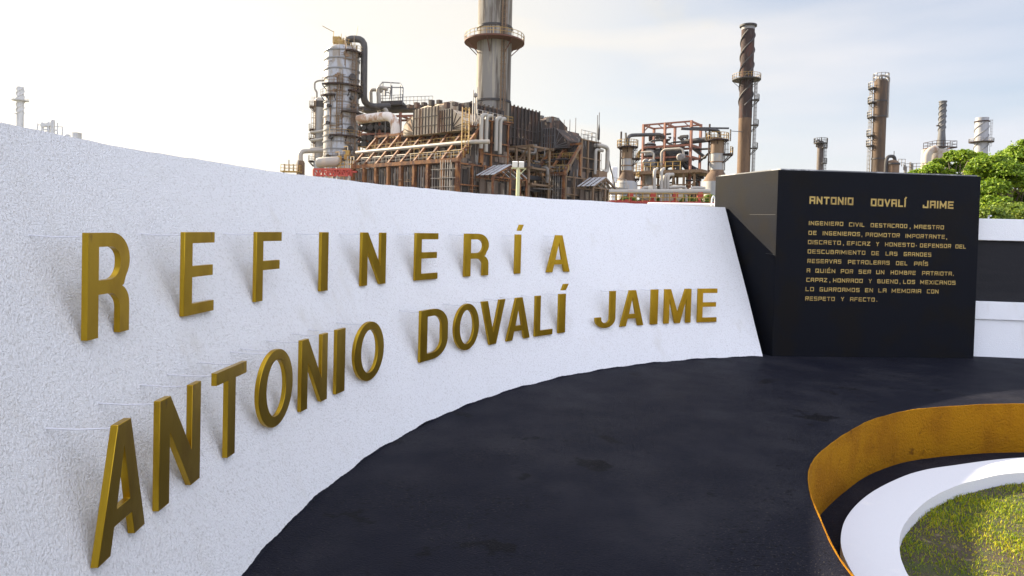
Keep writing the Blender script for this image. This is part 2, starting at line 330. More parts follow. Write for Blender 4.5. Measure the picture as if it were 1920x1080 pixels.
# white kerb ring
m = MB(); n = len(ROUT); no = len(RIN)
f2 = flat(MB(), [(p.x, p.y) for p in ROUT], [[(p.x, p.y) for p in RIN]], -.38)
m.add(f2.v, f2.f)
for loop in (ROUT, RIN):
    k = len(loop); m.add([(p.x, p.y, -.38) for p in loop] + [(p.x, p.y, -.62) for p in loop], [(i, (i + 1) % k, k + (i + 1) % k, k + i) for i in range(k)])
kb = m.build('kerb_ring', smooth_white)
tag(kb, 'broad white painted curved kerb around the sunken lawn', 'kerb')

# ------------------------------------------------------------------ the curved white wall
m = MB(); NT, NZ = 150, 16
vs = []; 
for i in range(NT + 1):
    th = TH0 + (TH1 - TH0) * i / NT
    jz = .004 * math.sin(i * .5) + .002 * math.sin(i * 2.3) + random.uniform(-.002, .002)
    for j in range(NZ + 1):
        z = -.05 + (ZTOP + .05 + jz) * j / NZ
        vs.append(cone(th, z, .004 * math.sin(i * .55 + j * .6) * (j < NZ)))
    vs.append(cone(th, ZTOP + jz, .30)); vs.append(V(cone(th, 0, .30 + BAT * ZTOP).x, cone(th, 0, .30 + BAT * ZTOP).y, -.62)); q = cone(th, 0, .05); vs.append(V(q.x, q.y, -.62))
k = NZ + 4
fs = [(i * k + j, (i + 1) * k + j, (i + 1) * k + j + 1, i * k + j + 1) for i in range(NT) for j in range(k - 1)]
fs += [tuple(range(k)), tuple(NT * k + j for j in range(k))[::-1]]
m.add(vs, fs)
wl = m.build('curved_wall', stucco, None, (CC.x - RB, CC.y, 0))
tag(wl, 'long curved white stucco wall leaning back, carrying gold letters', 'wall')

# ragged black paint line where the floor paint laps up the wall
m = MB(); vs = []; NB = 900
for i in range(NB + 1):
    th = TH0 + (TH1 - TH0) * i / NB
    hgt = .008 + .005 * math.sin(i * .13) + .003 * math.sin(i * .31 + 2) + random.uniform(-.0015, .002); hgt = max(hgt, .002)
    vs += [cone(th, -.02, -.007), cone(th, hgt, -.007), cone(th, hgt + .002, .01)]
m.add(vs, [(i * 3 + k, (i + 1) * 3 + k, (i + 1) * 3 + k + 1, i * 3 + k + 1) for i in range(NB) for k in (0, 1)])
o = m.build('paint_edge', black_floor, wl)

# ------------------------------------------------------------------ the big gold letters
def arc(cx, cy, rx, ry, a0, a1, n=10):
    return [(cx + rx * math.cos(R_(a0 + (a1 - a0) * i / n)), cy + ry * math.sin(R_(a0 + (a1 - a0) * i / n))) for i in range(n + 1)]
S_ = .145
def glyph(ch):
    """outline in letter heights: (width, [outer, hole, ...])"""
    s = S_; b = .135
    if ch == 'I': return s, [[(0, 0), (s, 0), (s, 1), (0, 1)]]
    if ch == 'E': w = .56; return w, [[(0, 0), (w, 0), (w, b), (s, b), (s, .455), (w * .95, .455), (w * .95, .455 + b), (s, .455 + b), (s, 1 - b), (w, 1 - b), (w, 1), (0, 1)]]
    if ch == 'F': w = .55; return w, [[(0, 0), (s, 0), (s, .445), (w * .93, .445), (w * .93, .445 + b), (s, .445 + b), (s, 1 - b), (w, 1 - b), (w, 1), (0, 1)]]
    if ch == 'L': w = .50; return w, [[(0, 0), (w, 0), (w, b), (s, b), (s, 1), (0, 1)]]
    if ch == 'T': w = .58; c = w / 2; return w, [[(c - s / 2, 0), (c + s / 2, 0), (c + s / 2, 1 - b), (w, 1 - b), (w, 1), (0, 1), (0, 1 - b), (c - s / 2, 1 - b)]]
    if ch == 'N': w = .62; return w, [[(0, 0), (s, 0), (s, .66), (w - s * 1.02, 0), (w, 0), (w, 1), (w - s, 1), (w - s, .36), (s * 1.02, 1), (0, 1)]]
    if ch == 'M': w = .78; c = w / 2; return w, [[(0, 0), (s, 0), (s, .70), (c - .075, 0), (c + .075, 0), (w - s, .70), (w - s, 0), (w, 0), (w, 1), (w - s * 1.25, 1), (c, .30), (s * 1.25, 1), (0, 1)]]
    if ch == 'V': w = .62; c = w / 2; return w, [[(c - .085, 0), (c + .085, 0), (w, 1), (w - .155, 1), (c, .27), (.155, 1), (0, 1)]]
    if ch == 'A':
        w = .64; c = w / 2
        return w, [[(0, 0), (.155, 0), (.155 + .045, .205), (w - .2, .205), (w - .155, 0), (w, 0), (c + .09, 1), (c - .09, 1)], [(.23, .335), (c, .80), (w - .23, .335)]]
    if ch == 'O':
        w = .66; return w, [arc(w / 2, .5, w / 2, .5, 0, 360, 44)[:-1], arc(w / 2, .5, w / 2 - s, .5 - b, 0, 360, 36)[:-1]]
    if ch == 'D':
        w = .60
        return w, [[(0, 0)] + arc(.27, .36, w - .27, .36, -90, 0) + arc(.27, .64, w - .27, .36, 0, 90) + [(0, 1)],
                   [(s, b)] + arc(.27, .36, w - .27 - s, .36 - b, -90, 0) + arc(.27, .64, w - .27 - s, .36 - b, 0, 90) + [(s, 1 - b)]]
    if ch == 'J':
        w = .50; r = w / 2
        return w, [[(w, 1), (w - s, 1)] + arc(r, .25, r - s, .25 - b, 0, -180, 12) + [(s, .30), (0, .30)] + arc(r, .25, r, .25, 180, 360, 14)[0:]]
    if ch == 'R':
        w = .60
        return w, [[(0, 0), (s, 0), (s, .41), (.28, .41)] + arc(.30, .25, .155, .16, 90, 0, 7) + [(.455, 0), (w, 0), (w, .26)] + arc(.43, .28, w - .43, .20, 10, 70, 5)
                   + [(.515, .485)] + arc(.33, .73, w - .33, .27, -38, 90, 12) + [(0, 1)],
                   [(s, .41 + b)] + arc(.31, .70, .145, .155, -90, 0, 7) + arc(.31, .73, .145, .135, 0, 90, 7) + [(s, 1 - b)]]
def theta_at(px, z, k):
    lo, hi = -.25, 1.5
    for _ in range(50):
        mid = (lo + hi) / 2
        if proj(cone(mid, z, k))[0] < px: lo = mid
        else: hi = mid
    return (lo + hi) / 2
TH = .030
def big_letter(ch, xl, xr, zb, h, label, group, rods=(0.05,), accent=None):
    w, loops = glyph(ch)
    A = cone(theta_at(xl, zb, -TH), zb, -TH); B = cone(theta_at(xr, zb, -TH), zb, -TH)
    ex = (B - A); wid = ex.length; ex.normalize(); n = V(ex.y, -ex.x, 0)       # n points to the viewer
    if n.dot(V(CC.x, CC.y, 0) - A) < 0: n = -n
    P = lambda x, y, d: A + ex * (x / w * wid) + V(0, 0, y * h) + n * d
    t = T('wall_letter', label, 'letter', (A + B) / 2, group)
    def plate(loops, name, **kw):
        mb = MB(); loops = [[V(p[0], p[1], 0) for p in l] for l in loops]
        allp = [p for l in loops for p in l]; tri = tessellate_polygon(loops); N = len(allp)
        vs = [P(p.x, p.y, 0) for p in allp] + [P(p.x, p.y, -TH) for p in allp]; fs = []
        for q in tri:
            a, b, c = (allp[i] for i in q); q = tuple(q) if (b - a).cross(c - a).z > 0 else tuple(q)[::-1]
            fs += [q, tuple(i + N for i in q)[::-1]]
        o = 0
        for li, l in enumerate(loops):
            k = len(l); ar = sum(l[i].x * l[(i + 1) % k].y - l[(i + 1) % k].x * l[i].y for i in range(k))
            for i in range(k):
                a, b = o + i, o + (i + 1) % k
                q = (a, a + N, b + N, b)
                if (ar > 0) != (li == 0): q = q[::-1]
                fs.append(q)
            o += k
        mb.add(vs, fs)
        ob = mb.build(name, brass, t, **kw)
        bv = ob.modifiers.new('edge', 'BEVEL'); bv.width = .0022; bv.segments = 2; bv.limit_method = 'ANGLE'; bv.angle_limit = R_(40)
        return ob
    pl = plate(loops, 'plate')
    if accent: plate([[(accent[0], 1.09), (accent[0] + .09, 1.09), (accent[1] + .10, 1.25), (accent[1], 1.25)]], 'accent')
    zt = h * .965
    for fr in rods:
        p = P(fr * w, zt / h, -TH * .6)
        d = V(p.x - CC.x, p.y - CC.y, 0); rr = d.length; d.normalize()
        q = V(CC.x, CC.y, 0) + d * (RB + BAT * (zb + zt) + .02) + V(0, 0, zb + zt)
        sag = V(0, 0, -.006)
        MB().tube([p, p.lerp(q, .5) + sag, q], .0036, 6).build('rod', wire, t)
    return t
ZU, ZL, LH = 1.2691, .508, .5105
UP = [('R', 163.5, 241.7, 'biggest gold R, which starts the upper row of letters', (.05,)),
      ('E', 344.5, 400.7, 'gold E between the biggest R and the F in the upper row', (.05,)),
      ('F', 479.5, 526.5, 'gold F, the only F on the white wall', (.05,)),
      ('I', 601.5, 614.5, 'gold I in the upper row between the F and an N', (.3,)),
      ('N', 677.5, 723, 'gold N of the upper row, between an I and an E', (.05, .9)),
      ('E', 778.5, 820.5, 'gold E of the upper row between an N and an R', (.05,)),
      ('R', 871, 915.5, 'smaller gold R of the upper row, next to the accented I', (.05,)),
      ('I', 965.6, 976.1, 'accented gold I in the upper row, before its last A', (.3,)),
      ('A', 1025.3, 1068.3, 'gold A that ends the upper row', (.45,))]
LO = [('A', 184, 272, 'huge gold A that starts the lower row, largest of all letters', (.42,)),
      ('N', 297.5, 374.8, 'large gold N between the huge A and the T', (.05, .88)),
      ('T', 403.5, 460, 'gold T, the only T on the white wall', (.05, .95)),
      ('O', 483.5, 548, 'tallest gold O, next to the T in the lower row', (.35, .6)),
      ('N', 564, 613, 'gold N between the tallest O and an I', (.05, .88)),
      ('I', 630, 646, 'gold I in the lower row between an N and an O', (.3,)),
      ('O', 663.5, 719, 'gold O that ends the first word of the lower row', (.35,)),
      ('D', 787.5, 839, 'gold D, the only D on the white wall', (.05,)),
      ('O', 851, 897.5, 'smallest gold O, standing between the D and the V', (.35,)),
      ('V', 902, 946, 'gold V, the only V on the white wall', (.1, .88)),
      ('A', 950, 993.5, 'gold A standing between the V and the L', (.42,)),
      ('L', 1003, 1036, 'gold L, the only L on the white wall', (.1,)),
      ('I', 1047, 1059.5, 'accented gold I in the lower row, following the L', (.3,)),
      ('J', 1116, 1153.5, 'gold J, the only J on the white wall', (.9,)),
      ('A', 1163, 1206.5, 'gold A of the lower row between the J and an I', (.42,)),
      ('I', 1220, 1233, 'small gold I between an A and the M', (.3,)),
      ('M', 1245, 1295, 'gold M, the only M on the white wall', (.1,)),
      ('E', 1307.5, 1343.5, 'gold E ending the lower row, following the M', (.05,))]
for ch, a, b, lab, rods in UP: big_letter(ch, a, b, ZU, LH, lab, 'gold letters of the upper row', rods, (.05, .10) if 'accented gold' in lab else None)
for ch, a, b, lab, rods in LO: big_letter(ch, a, b, ZL, LH, lab, 'gold letters of the lower row', rods, (.05, .10) if 'accented gold' in lab else None)

# ------------------------------------------------------------------ the black monument with its inscription
FL, FR, BR_, BL_ = V(4.03, 9.772, 0), V(7.30, 10.022, 0), V(7.22, 11.45, 0), V(3.535, 11.23, 0)
MH = 2.855
mon = T('monument', 'tall black painted memorial slab with gold inscription on its front', 'monument', (5.6, 10.6, 0))
m = MB(); q = [FL, FR, BR_, BL_]; base = [V(p.x, p.y, -.3) for p in q]
m.prism(base, (0, 0, MH + .3)); body = m.build('body', black_mon, mon, smooth=False)
bv = body.modifiers.new('edge', 'BEVEL'); bv.width = .006; bv.segments = 2
m = MB(); cen = sum(q, V(0, 0, 0)) / 4
m.prism([V(p.x, p.y, MH - .002) + (cen - p).normalized() * .05 for p in q], (0, 0, .022)); m.build('cap', M('grey_cap_mortar', (.16, .16, .16), .85, 0, (.4, .4, .39), 2, (1, 1, 1), (.52, .6)), mon, smooth=False)
ld = (BL_ - FL).normalized(); ln = V(-abs(ld.y), -abs(ld.x), 0).normalized()
m = MB()
for z, d in ((1.56, .22), (2.17, .62)): m.bar(FL + ld * .03 + ln * .0005 + V(0, 0, z), FL + ld * d + ln * .0005 + V(0, 0, z + .01), .004, .005)
m.build('plate_joint', M('joint_mortar', (.045, .045, .045), .8), mon)
SQ = {'A': (4, ['0,0 0,5 4,5 4,0', '0,2.2 4,2.2']), 'B': (4, ['0,0 0,5 3.4,5 3.4,2.7 0,2.7', '3.4,2.7 4,2.7 4,0 0,0']), 'C': (4, ['4,5 0,5 0,0 4,0']), 'D': (4, ['0,0 4,0 4,5 0,5 0,0']),
      'E': (4, ['4,5 0,5 0,0 4,0', '0,2.6 3.6,2.6']), 'F': (4, ['4,5 0,5 0,0', '0,2.6 3.4,2.6']), 'G': (4, ['4,5 0,5 0,0 4,0 4,2.4 2,2.4']), 'H': (4, ['0,0 0,5', '4,0 4,5', '0,2.5 4,2.5']),
      'I': (0, ['0,0 0,5']), 'J': (4, ['4,5 4,0 0,0 0,1.4']), 'L': (3.4, ['0,5 0,0 3.4,0']), 'M': (5, ['0,0 0,5 2.5,1.2 5,5 5,0']), 'N': (4, ['0,0 0,5 4,0 4,5']), 'O': (4, ['0,0 4,0 4,5 0,5 0,0']),
      'P': (4, ['0,0 0,5 4,5 4,2 0,2']), 'Q': (4, ['0,0 4,0 4,5 0,5 0,0', '2.4,1.6 4.3,-.5']), 'R': (4, ['0,0 0,5 4,5 4,2.3 0,2.3', '3.4,2.3 3.4,0']), 'S': (4, ['4,5 0,5 0,2.6 4,2.6 4,0 0,0']),
      'T': (4, ['0,5 4,5', '2,5 2,0']), 'U': (4, ['0,5 0,0 4,0 4,5']), 'V': (4, ['0,5 2,0 4,5']), 'X': (4, ['0,0 4,5', '0,5 4,0']), 'Y': (3.4, ['0,5 1.7,2.5 3.4,5', '1.7,2.5 1.7,0']), 'Z': (4, ['0,5 4,5 0,0 4,0']),
      ',': (0, ['.1,.2 -.3,-1.1']), '.': (0, ['0,0 0,.3']), '-': (0, ['0,1.6 0,2'])}
fx = (FR - FL).normalized(); fn = V(fx.y, -fx.x, 0); fn = fn if fn.y < 0 else -fn
def on_front(px, py):
    d = ray(px, py); o = V(0, 0, HC); t = (FL - o).dot(fn) / d.dot(fn); p = o + d * t
    return (p - FL).dot(fx), p.z
def words(name, ws, y_of, h, sw):
    """square stroke lettering: each word squeezed between two pixel columns of the photo"""
    mb = None
    for wd, x0, x1 in ws:
        if mb is None or wd not in ',.-':
            if mb: mb.build(name, gold_ink, mon, smooth=False)
            mb = MB()
        (u0, z0), (u1, z1) = on_front(x0, y_of(x0)), on_front(x1, y_of(x1))
        base = {'Í': 'I', 'É': 'E'}
        adv = []; x = 0
        for c in wd:
            wdt = SQ[base.get(c, c)][0]; adv.append(x); x += wdt + 2.6
        tot = x - 2.6; kx = (u1 - u0 - sw) / max(tot, .001) if tot > 0 else 0; kz = (h - sw) / 5
        zb = z0 - h
        for c, ax in zip(wd, adv):
            strokes = [[tuple(map(float, p.split(','))) for p in s.split()] for s in SQ[base.get(c, c)][1]]
            if c in base: m_ = SQ[base[c]][0] / 2; strokes.append([(m_ - .1, 6.1), (m_ + .8, 7.3)])
            for si, st in enumerate(strokes):
                for i, (a, b) in enumerate(zip(st, st[1:])):
                    P3 = lambda q: FL + fx * (u0 + sw / 2 + (ax + q[0]) * kx) + V(0, 0, zb + sw / 2 + q[1] * kz)
                    p, q_ = P3(a), P3(b); d = (q_ - p).normalized(); s_ = d.cross(fn)
                    e = .0004 * ((i + si) % 3)
                    p = p - d * sw * .5; q_ = q_ + d * sw * .5
                    off = fn * (.0016 + e)
                    mb.add([p - s_ * sw / 2 + off, q_ - s_ * sw / 2 + off, q_ + s_ * sw / 2 + off, p + s_ * sw / 2 + off], [(0, 1, 2, 3)])
                    f0 = mb.f[-1]
                    a_, b_, c_ = (V(mb.v[k]) for k in f0[:3])
                    if (b_ - a_).cross(c_ - a_).dot(fn) < 0: mb.f[-1] = f0[::-1]
    mb.build(name, gold_ink, mon, smooth=False)
words('heading_lettering', [('ANTONIO', 1518, 1600.2), ('DOVALÍ', 1633, 1698.5), ('JAIME', 1730.4, 1788)], lambda x: 368 + (x - 1518) * .0375, .116, .024)
ROWS = [(414.4, 1516.7, [('INGENIERO', 1516.7, 1581), ('CIVIL', 1592, 1621), ('DESTACADO', 1632.5, 1701), (',', 1706, 1707.5), ('MAESTRO', 1714, 1769.7)]),
        (432.6, 1516, [('DE', 1516, 1531), ('INGENIEROS', 1542.7, 1612.5), (',', 1615.5, 1617), ('PROMOTOR', 1623, 1687), ('IMPORTANTE', 1698, 1771.5), (',', 1774.5, 1776)]),
        (450, 1515, [('DISCRETO', 1515, 1576.5), (',', 1581, 1582), ('EFICAZ', 1588, 1631.7), ('Y', 1643, 1648), ('HONESTO', 1659.5, 1714.5), ('-', 1717.5, 1719), ('DEFENSOR', 1725, 1783), ('DEL', 1791.5, 1811)]),
        (467.6, 1514.5, [('DESCUBRIMIENTO', 1514.5, 1622.4), ('DE', 1634, 1648), ('LAS', 1660.5, 1682.5), ('GRANDES', 1694.6, 1746)]),
        (485.4, 1514, [('RESERVAS', 1514, 1577.4), ('PETROLERAS', 1590, 1668), ('DEL', 1680, 1701.5), ('PAÍS', 1714, 1740)]),
        (503.3, 1512.6, [('A', 1512.6, 1519), ('QUIÉN', 1529, 1566), ('POR', 1576.5, 1599.5), ('SER', 1610, 1633), ('UN', 1643, 1658), ('HOMBRE', 1670, 1717), ('PATRIOTA', 1729, 1784.5), ('.', 1787, 1788.4)]),
        (520.7, 1512, [('CAPAZ', 1512, 1551), (',', 1555.5, 1557), ('HONRADO', 1562, 1617.6), ('Y', 1629, 1634.5), ('BUENO', 1645, 1683.5), (',', 1687, 1688.5), ('LOS', 1693.5, 1715.6), ('MEXICANOS', 1725.5, 1791.5)]),
        (538.2, 1510.5, [('LO', 1510.5, 1526), ('GUARDAMOS', 1537, 1611.5), ('EN', 1622, 1636.7), ('LA', 1647, 1662), ('MEMORIA', 1672, 1727), ('CON', 1738, 1759.6)]),
        (555.8, 1510, [('RESPETO', 1510, 1565), ('Y', 1577, 1582.5), ('AFECTO', 1594, 1640), ('.', 1643.5, 1645)])]
for i, (y, x0, ws) in enumerate(ROWS):
    sl = .0345 - .0022 * i
    words('inscription_lettering', ws, lambda x, y=y, x0=x0, sl=sl: y + (x - x0) * sl, .062, .0112)

# ------------------------------------------------------------------ the low white wall with a black band
lw = T('boundary_wall', 'low white wall with a recessed black band beside the black monument', 'wall', (9, 10.1, 0))
d0 = V(.725, -.077, 0).normalized(); pn = V(d0.y, -d0.x, 0); A0 = V(7.46, 10.215, 0) - d0 * .22
def wallbox(z0, z1, front, name, mat, th=.42):
    m = MB(); a = A0 + pn * front; m.prism([V(p.x, p.y, z0) for p in (a, a + d0 * 9.5, a + d0 * 9.5 - pn * (th + front), a - pn * (th + front))], (0, 0, z1 - z0))
    o = m.build(name, mat, lw, smooth=False); b = o.modifiers.new('edge', 'BEVEL'); b.width = .008; b.segments = 2
    return o
wallbox(-.62, .60, 0, 'base', low_white); wallbox(.602, .885, .035, 'sill', low_white)
wallbox(.887, 1.86, -.05, 'band', black_band, .37); wallbox(1.862, 2.205, .02, 'coping', low_white)
p = at(1862, 411, 10.2)
m = MB(); m.pipe([p + V(0, .1, -.05), p + V(0, .1, .05), p + V(-.02, .02, .055)], .012, .02)
tag(m.build('vent_pipe', wire, None, tuple(p), ), 'tiny bent white pipe stub on top of the low white wall', 'pipe')

# ================================================================== REFINERY
G0 = -.6
def ring_pts(c, r, z, n=28, a0=0, a1=360): return [V(c.x + r * math.cos(R_(a0 + (a1 - a0) * i / n)), c.y + r * math.sin(R_(a0 + (a1 - a0) * i / n)), z) for i in range(n + 1)]
def ring_platform(t, c, r0, r1, z, a0=0, a1=360, rm=None, dm=None, h=1.2, brk=True, n=28, rr=.05):
    n = max(4, int(n * abs(a1 - a0) / 360))
    m = MB(); full = abs(a1 - a0) >= 360
    pr = [(r0, z), (r1, z), (r1, z - .28), (r0, z - .28)] + [(r0, z)]
    m.lathe(pr, V(c.x, c.y, 0), n, R_(a0), R_(a1))
    if not full:
        for a in (a0, a1):
            q = [V(c.x + rr_ * math.cos(R_(a)), c.y + rr_ * math.sin(R_(a)), zz) for rr_, zz in pr[:4]]; m.add(q, [(0, 1, 2, 3)])
    dk = m.build('platform', dm or dark, t)
    if brk:
        k = max(2, n // 4)
        for i in range(k + (0 if full else 1)):
            a = R_(a0 + (a1 - a0) * i / k); d = V(math.cos(a), math.sin(a), 0)
            MB().bar(V(c.x, c.y, z - .3) + d * (r1 - .15), V(c.x, c.y, z - .3 - (r1 - r0) * .9) + d * (r0 + .02), .14).build('bracket', dm or dark, dk, smooth=False)
    MB().rail(ring_pts(c, r1 - .06, z, n, a0, a1), h, 1.6, rr).build('railing', rm or greyrail, dk)
    return dk
def strakes(t, c, r, z0, z1, turns, mat, starts=3, rr=.2, taper=0.):
    for s in range(starts):
        n = int(turns * 22); pts = []
        for i in range(n + 1):
            f = i / n; a = 2 * math.pi * (turns * f + s / starts); q = r - taper * f
            pts.append(V(c.x + (q + rr * .3) * math.cos(a), c.y + (q + rr * .3) * math.sin(a), z0 + (z1 - z0) * f))
        MB().tube(pts, rr, 5).build('strake', mat, t)
def face_dir(c, deg=0):
    """horizontal direction from a round thing towards the plaza, turned deg to the viewer's right"""
    d = V(-c.x, -c.y, 0).normalized(); a = R_(deg); return V(d.x * math.cos(a) - d.y * math.sin(a), d.x * math.sin(a) + d.y * math.cos(a), 0)

# ---- main stack
c = at(924, 200, 122); c.z = 0; c = V(c.x, c.y, 0)
t = T('smokestack', 'thick grey concrete smokestack with one orange ring platform', 'smokestack', (c.x, c.y, G0))
zr = lambda py, Y=122, px=924: at(px, py, Y).z
rr_ = lambda z: 3.42 - .0045 * z
m = MB(); m.lathe([(rr_(z) if z < 62 else rr_(62) - .4 * 0, z) for z in (G0, 10, 20, 30, 45, 62)] + [(rr_(62) - .5, 62), (rr_(62) - .5, 55)], c, 48); m.build('shaft', concrete, t)
m = MB()
for py in (192, 54): z = zr(py); m.lathe([(rr_(z) - .05, z - .22), (rr_(z) + .16, z - .2), (rr_(z) + .16, z + .2), (rr_(z) - .05, z + .22)], c, 48)
z = 56.; m.lathe([(rr_(z), z - .3), (rr_(z) + .2, z - .3), (rr_(z) + .2, z + .3), (rr_(z), z + .3)], c, 48)
m.build('band', dark, t)
zp = zr(79); ring_platform(t, c, rr_(zp) - .05, 5.7, zp, rm=yellow, dm=M('brown_deck_steel', (.095, .034, .02), .8), rr=.055)
d = face_dir(c, 28); MB().ladder(c + d * 3.5 + V(0, 0, 12), 47, d, .7, True, .07).build('ladder', tan, t)
d2 = face_dir(c, 35); z = zr(235); m = MB(); m.hexa(c + d2 * 4.1 + V(0, 0, z), d2 * .9, V(-d2.y, d2.x, 0) * 1.3, (0, 0, .12)); o = m.build('platform', orange, t)
q = V(-d2.y, d2.x, 0); MB().rail([c + d2 * 3.4 + q * 1.2 + V(0, 0, z), c + d2 * 4.9 + q * 1.2 + V(0, 0, z), c + d2 * 4.9 - q * 1.2 + V(0, 0, z), c + d2 * 3.4 - q * 1.2 + V(0, 0, z)], 1.1, 1.2, .05).build('railing', yellow, o)
STK = c

# ---- the two cabin furnaces
ZB = at(855, 299.4, 100).z
A1 = at(857, 299.4, 100); A1.z = 0
eu = (atz(676, 312, ZB) - atz(855, 299.4, ZB)); eu.z = 0; HL = eu.length; eu.normalize()
ew = V(-eu.y, eu.x, 0); ew = ew if ew.y > 0 else -ew
A2 = atz(1057, 325.5, ZB); A2.z = 0
WD = 15.5
def furnace(A, label, hood_mat, tall, seed, nb, variant):
    rnd = random.Random(seed)
    P = lambda u, w, z: A + eu * u + ew * w + V(0, 0, z)
    t = T('furnace', label, 'furnace', (A.x, A.y, G0), 'cabin furnaces beside the big stack')
    LL = HL + 2.6; b = LL / nb; zi = ZB + 5.9; wi = 5.2
    # casing
    m = MB(); m.prism([P(.25, .7, G0), P(LL, .7, G0), P(LL, WD - .7, G0), P(.25, WD - .7, G0)], (0, 0, ZB - .3 - G0)); m.build('casing', furn, t, smooth=False)
    m = MB(); m.prism([P(.6, wi + .3, ZB - .25), P(LL, wi + .3, ZB - .25), P(LL, WD - wi - .3, ZB - .25), P(.6, WD - wi - .3, ZB - .25)], (0, 0, zi - ZB)); m.build('upper_casing', furn, t, smooth=False)
    # posts, beams, braces of the long front
    for i in range(nb + 1):
        m = MB(); m.bar(P(i * b, .12, G0), P(i * b, .12, ZB - .36), .58, .55, eu); m.build('post', orange, t, smooth=False)
        if i < nb + 1:
            m = MB(); m.bar(P(i * b, -.05, ZB + .1), P(i * b, wi + .05, zi), .40, .42, eu); m.build('brace', orange, t, smooth=False)
            m = MB(); m.bar(P(i * b, wi, ZB), P(i * b, wi, zi + .5), .45, .45, eu); m.build('upper_post', orange, t, smooth=False)
    MB().bar(P(-.35, .1, ZB), P(LL + .3, .1, ZB), .62, .62).build('beam', orange, t, smooth=False)
    MB().bar(P(-.3, wi, zi + .25), P(LL + .3, wi, zi + .25), .4, .4).build('upper_beam', orange, t, smooth=False)
    zm = 6.3; MB().bar(P(-.3, -.28, zm), P(LL + .3, -.28, zm), .3, .34).build('lower_beam', yellow if variant else orange, t, smooth=False)
    # thin upright tubes and plates in each bay
    m = MB(); m2 = MB()
    for i in range(nb):
        for k in range(4):
            u = i * b + b * (.2 + .2 * k) + rnd.uniform(-.12, .12)
            m.tube([P(u, .42, G0), P(u, .42, ZB - .6)], rnd.choice((.05, .07, .1)), 6)
        for k in range(rnd.randint(1, 3)):
            u = i * b + rnd.uniform(.5, b - .9); z = rnd.uniform(6.4, ZB - 2.5)
            m2.hexa(P(u + .3, .6, z + .6), eu * rnd.uniform(.25, .6), ew * .08, (0, 0, rnd.uniform(.4, 1.1)))
    m.build('riser_pipe', greyrail, t); m2.build('plating', M('rusty_plating', (.10, .07, .05), .8, 0, (.24, .20, .15), .8, (1, 1, .4), (.5, .68)), t, smooth=False)
    m = MB()
    for i in range(nb):
        for k in range(2):
            u = i * b + b * (.33 + .35 * k); z = zm + .5
            m.lathe([(.01, -.3), (.3, -.3), (.36, 0), (.2, .35), (.01, .35)], P(u, -.05, z), 8); m.bar(P(u, -.1, z), P(u, -.25, z + .9), .14)
            m.bar(P(u - .5, -.2, z + .2), P(u + .5, -.2, z + .2), .12)
    m.build('burner', yellow, t)
    m = MB()
    for z in (8.2, 9.6, 11): m.bar(P(-.2, -.5, z), P(b * 1.6, -.5, z), .07); m.bar(P(b * .2, -.5, z), P(b * .2, -.5, z + 1), .07)
    for k in range(5): m.bar(P(b * .3 + k * .55, -.45, 5), P(b * .3 + k * .55, -.45, ZB), .09)
    m.rail([P(-.1, .5, ZB + .2), P(LL, .5, ZB + .2)], 1.1, 2, .05)
    m.build('railing', greyrail, t, smooth=False)
    # sloping bay: pipes and walkways behind the braces
    m = MB()
    if variant == 0: m.pipe([P(-3.2, 3.9, ZB + 3.05), P(-.9, 2.4, ZB + 3.0), P(LL + 2.2, 2.4, ZB + 3.0)], .34, .6, 10)
    else: m.pipe([P(1, 2.4, ZB + 3.0), P(LL, 2.4, ZB + 3.0)], .2, .6, 8)
    m.build('crossover_pipe', dark if variant else wpipe, t)
    m = MB()
    m.tube([P(-.5, 1.5, ZB + 1.7), P(LL, 1.5, ZB + 1.7)], .13, 6)
    for i in range(nb * 2): m.bar(P(i * b / 2 + .4, 1.7, ZB - .2), P(i * b / 2 + .4, 1.7, ZB + 1.7), .08); 
    for i in range(26):
        u = rnd.uniform(0, LL); w = rnd.uniform(1.5, 4.4); z = ZB + w * .72
        m.bar(P(u, w, ZB), P(u, w, z + rnd.uniform(-.3, .9)), rnd.choice((.07, .12))); m.bar(P(u, w, z), P(u + rnd.uniform(-2, 2), w, z), .09)
    m.build('piping', M('tarnished_pipe', (.17, .155, .135), .65, .2, (.10, .075, .05), 1.5, (1, 1, 1), (.45, .68)), t)
    m = MB(); m.rail([P(0, wi - .9, ZB + 3.4), P(LL, wi - .9, ZB + 3.4)], 1.1, 1.4, .05); m.bar(P(0, wi - .6, ZB + 3.4), P(LL, wi - .6, ZB + 3.4), .8, .12); m.build('walkway', tan, t, smooth=False)
    m = MB()
    for i in range(nb):
        for k in range(3):
            u = (i + .25 + .25 * k) * b; m.bar(P(u, wi + .2, ZB), P(u, wi + .2, zi), .14)
        for z in (1.3, 2.7, 3.9): m.bar(P(i * b + .2, wi + .18, ZB + z), P((i + 1) * b - .2, wi + .18, ZB + z), .1)
        if rnd.random() < .8:
            m.hexa(P((i + rnd.uniform(.3, .7)) * b, wi + .15, ZB + 2.6), eu * rnd.uniform(.5, .9), ew * .1, (0, 0, rnd.uniform(.6, 1.5)))
    m.build('upper_plating', furn, t, smooth=False)
    # hood (convection duct) with ribbed plates and chamfered, fanned ends
    zb, z1, z2 = zi - .6, zi + 2.8 + tall * .4, zi + 4.3 + tall
    ua, ub, uc, ud, ue = 2.2, 4.9, 8.0, 14.4, 17.6
    w0, w1 = 3.6, WD - 3.6
    hood = MB()
    hood.prism([P(ub, w0, zb), P(uc, w0, zb), P(uc, w0, z1), P(ub, w0, z1)], ew * (w1 - w0))
    hood.prism([P(uc + .01, w0 - .15, zb - .05), P(ud, w0 - .15, zb - .05), P(ud, w0 - .15, z2 - .9), P(uc + .01, w0 - .15, z2 - .9)], ew * (w1 - w0 + .3))
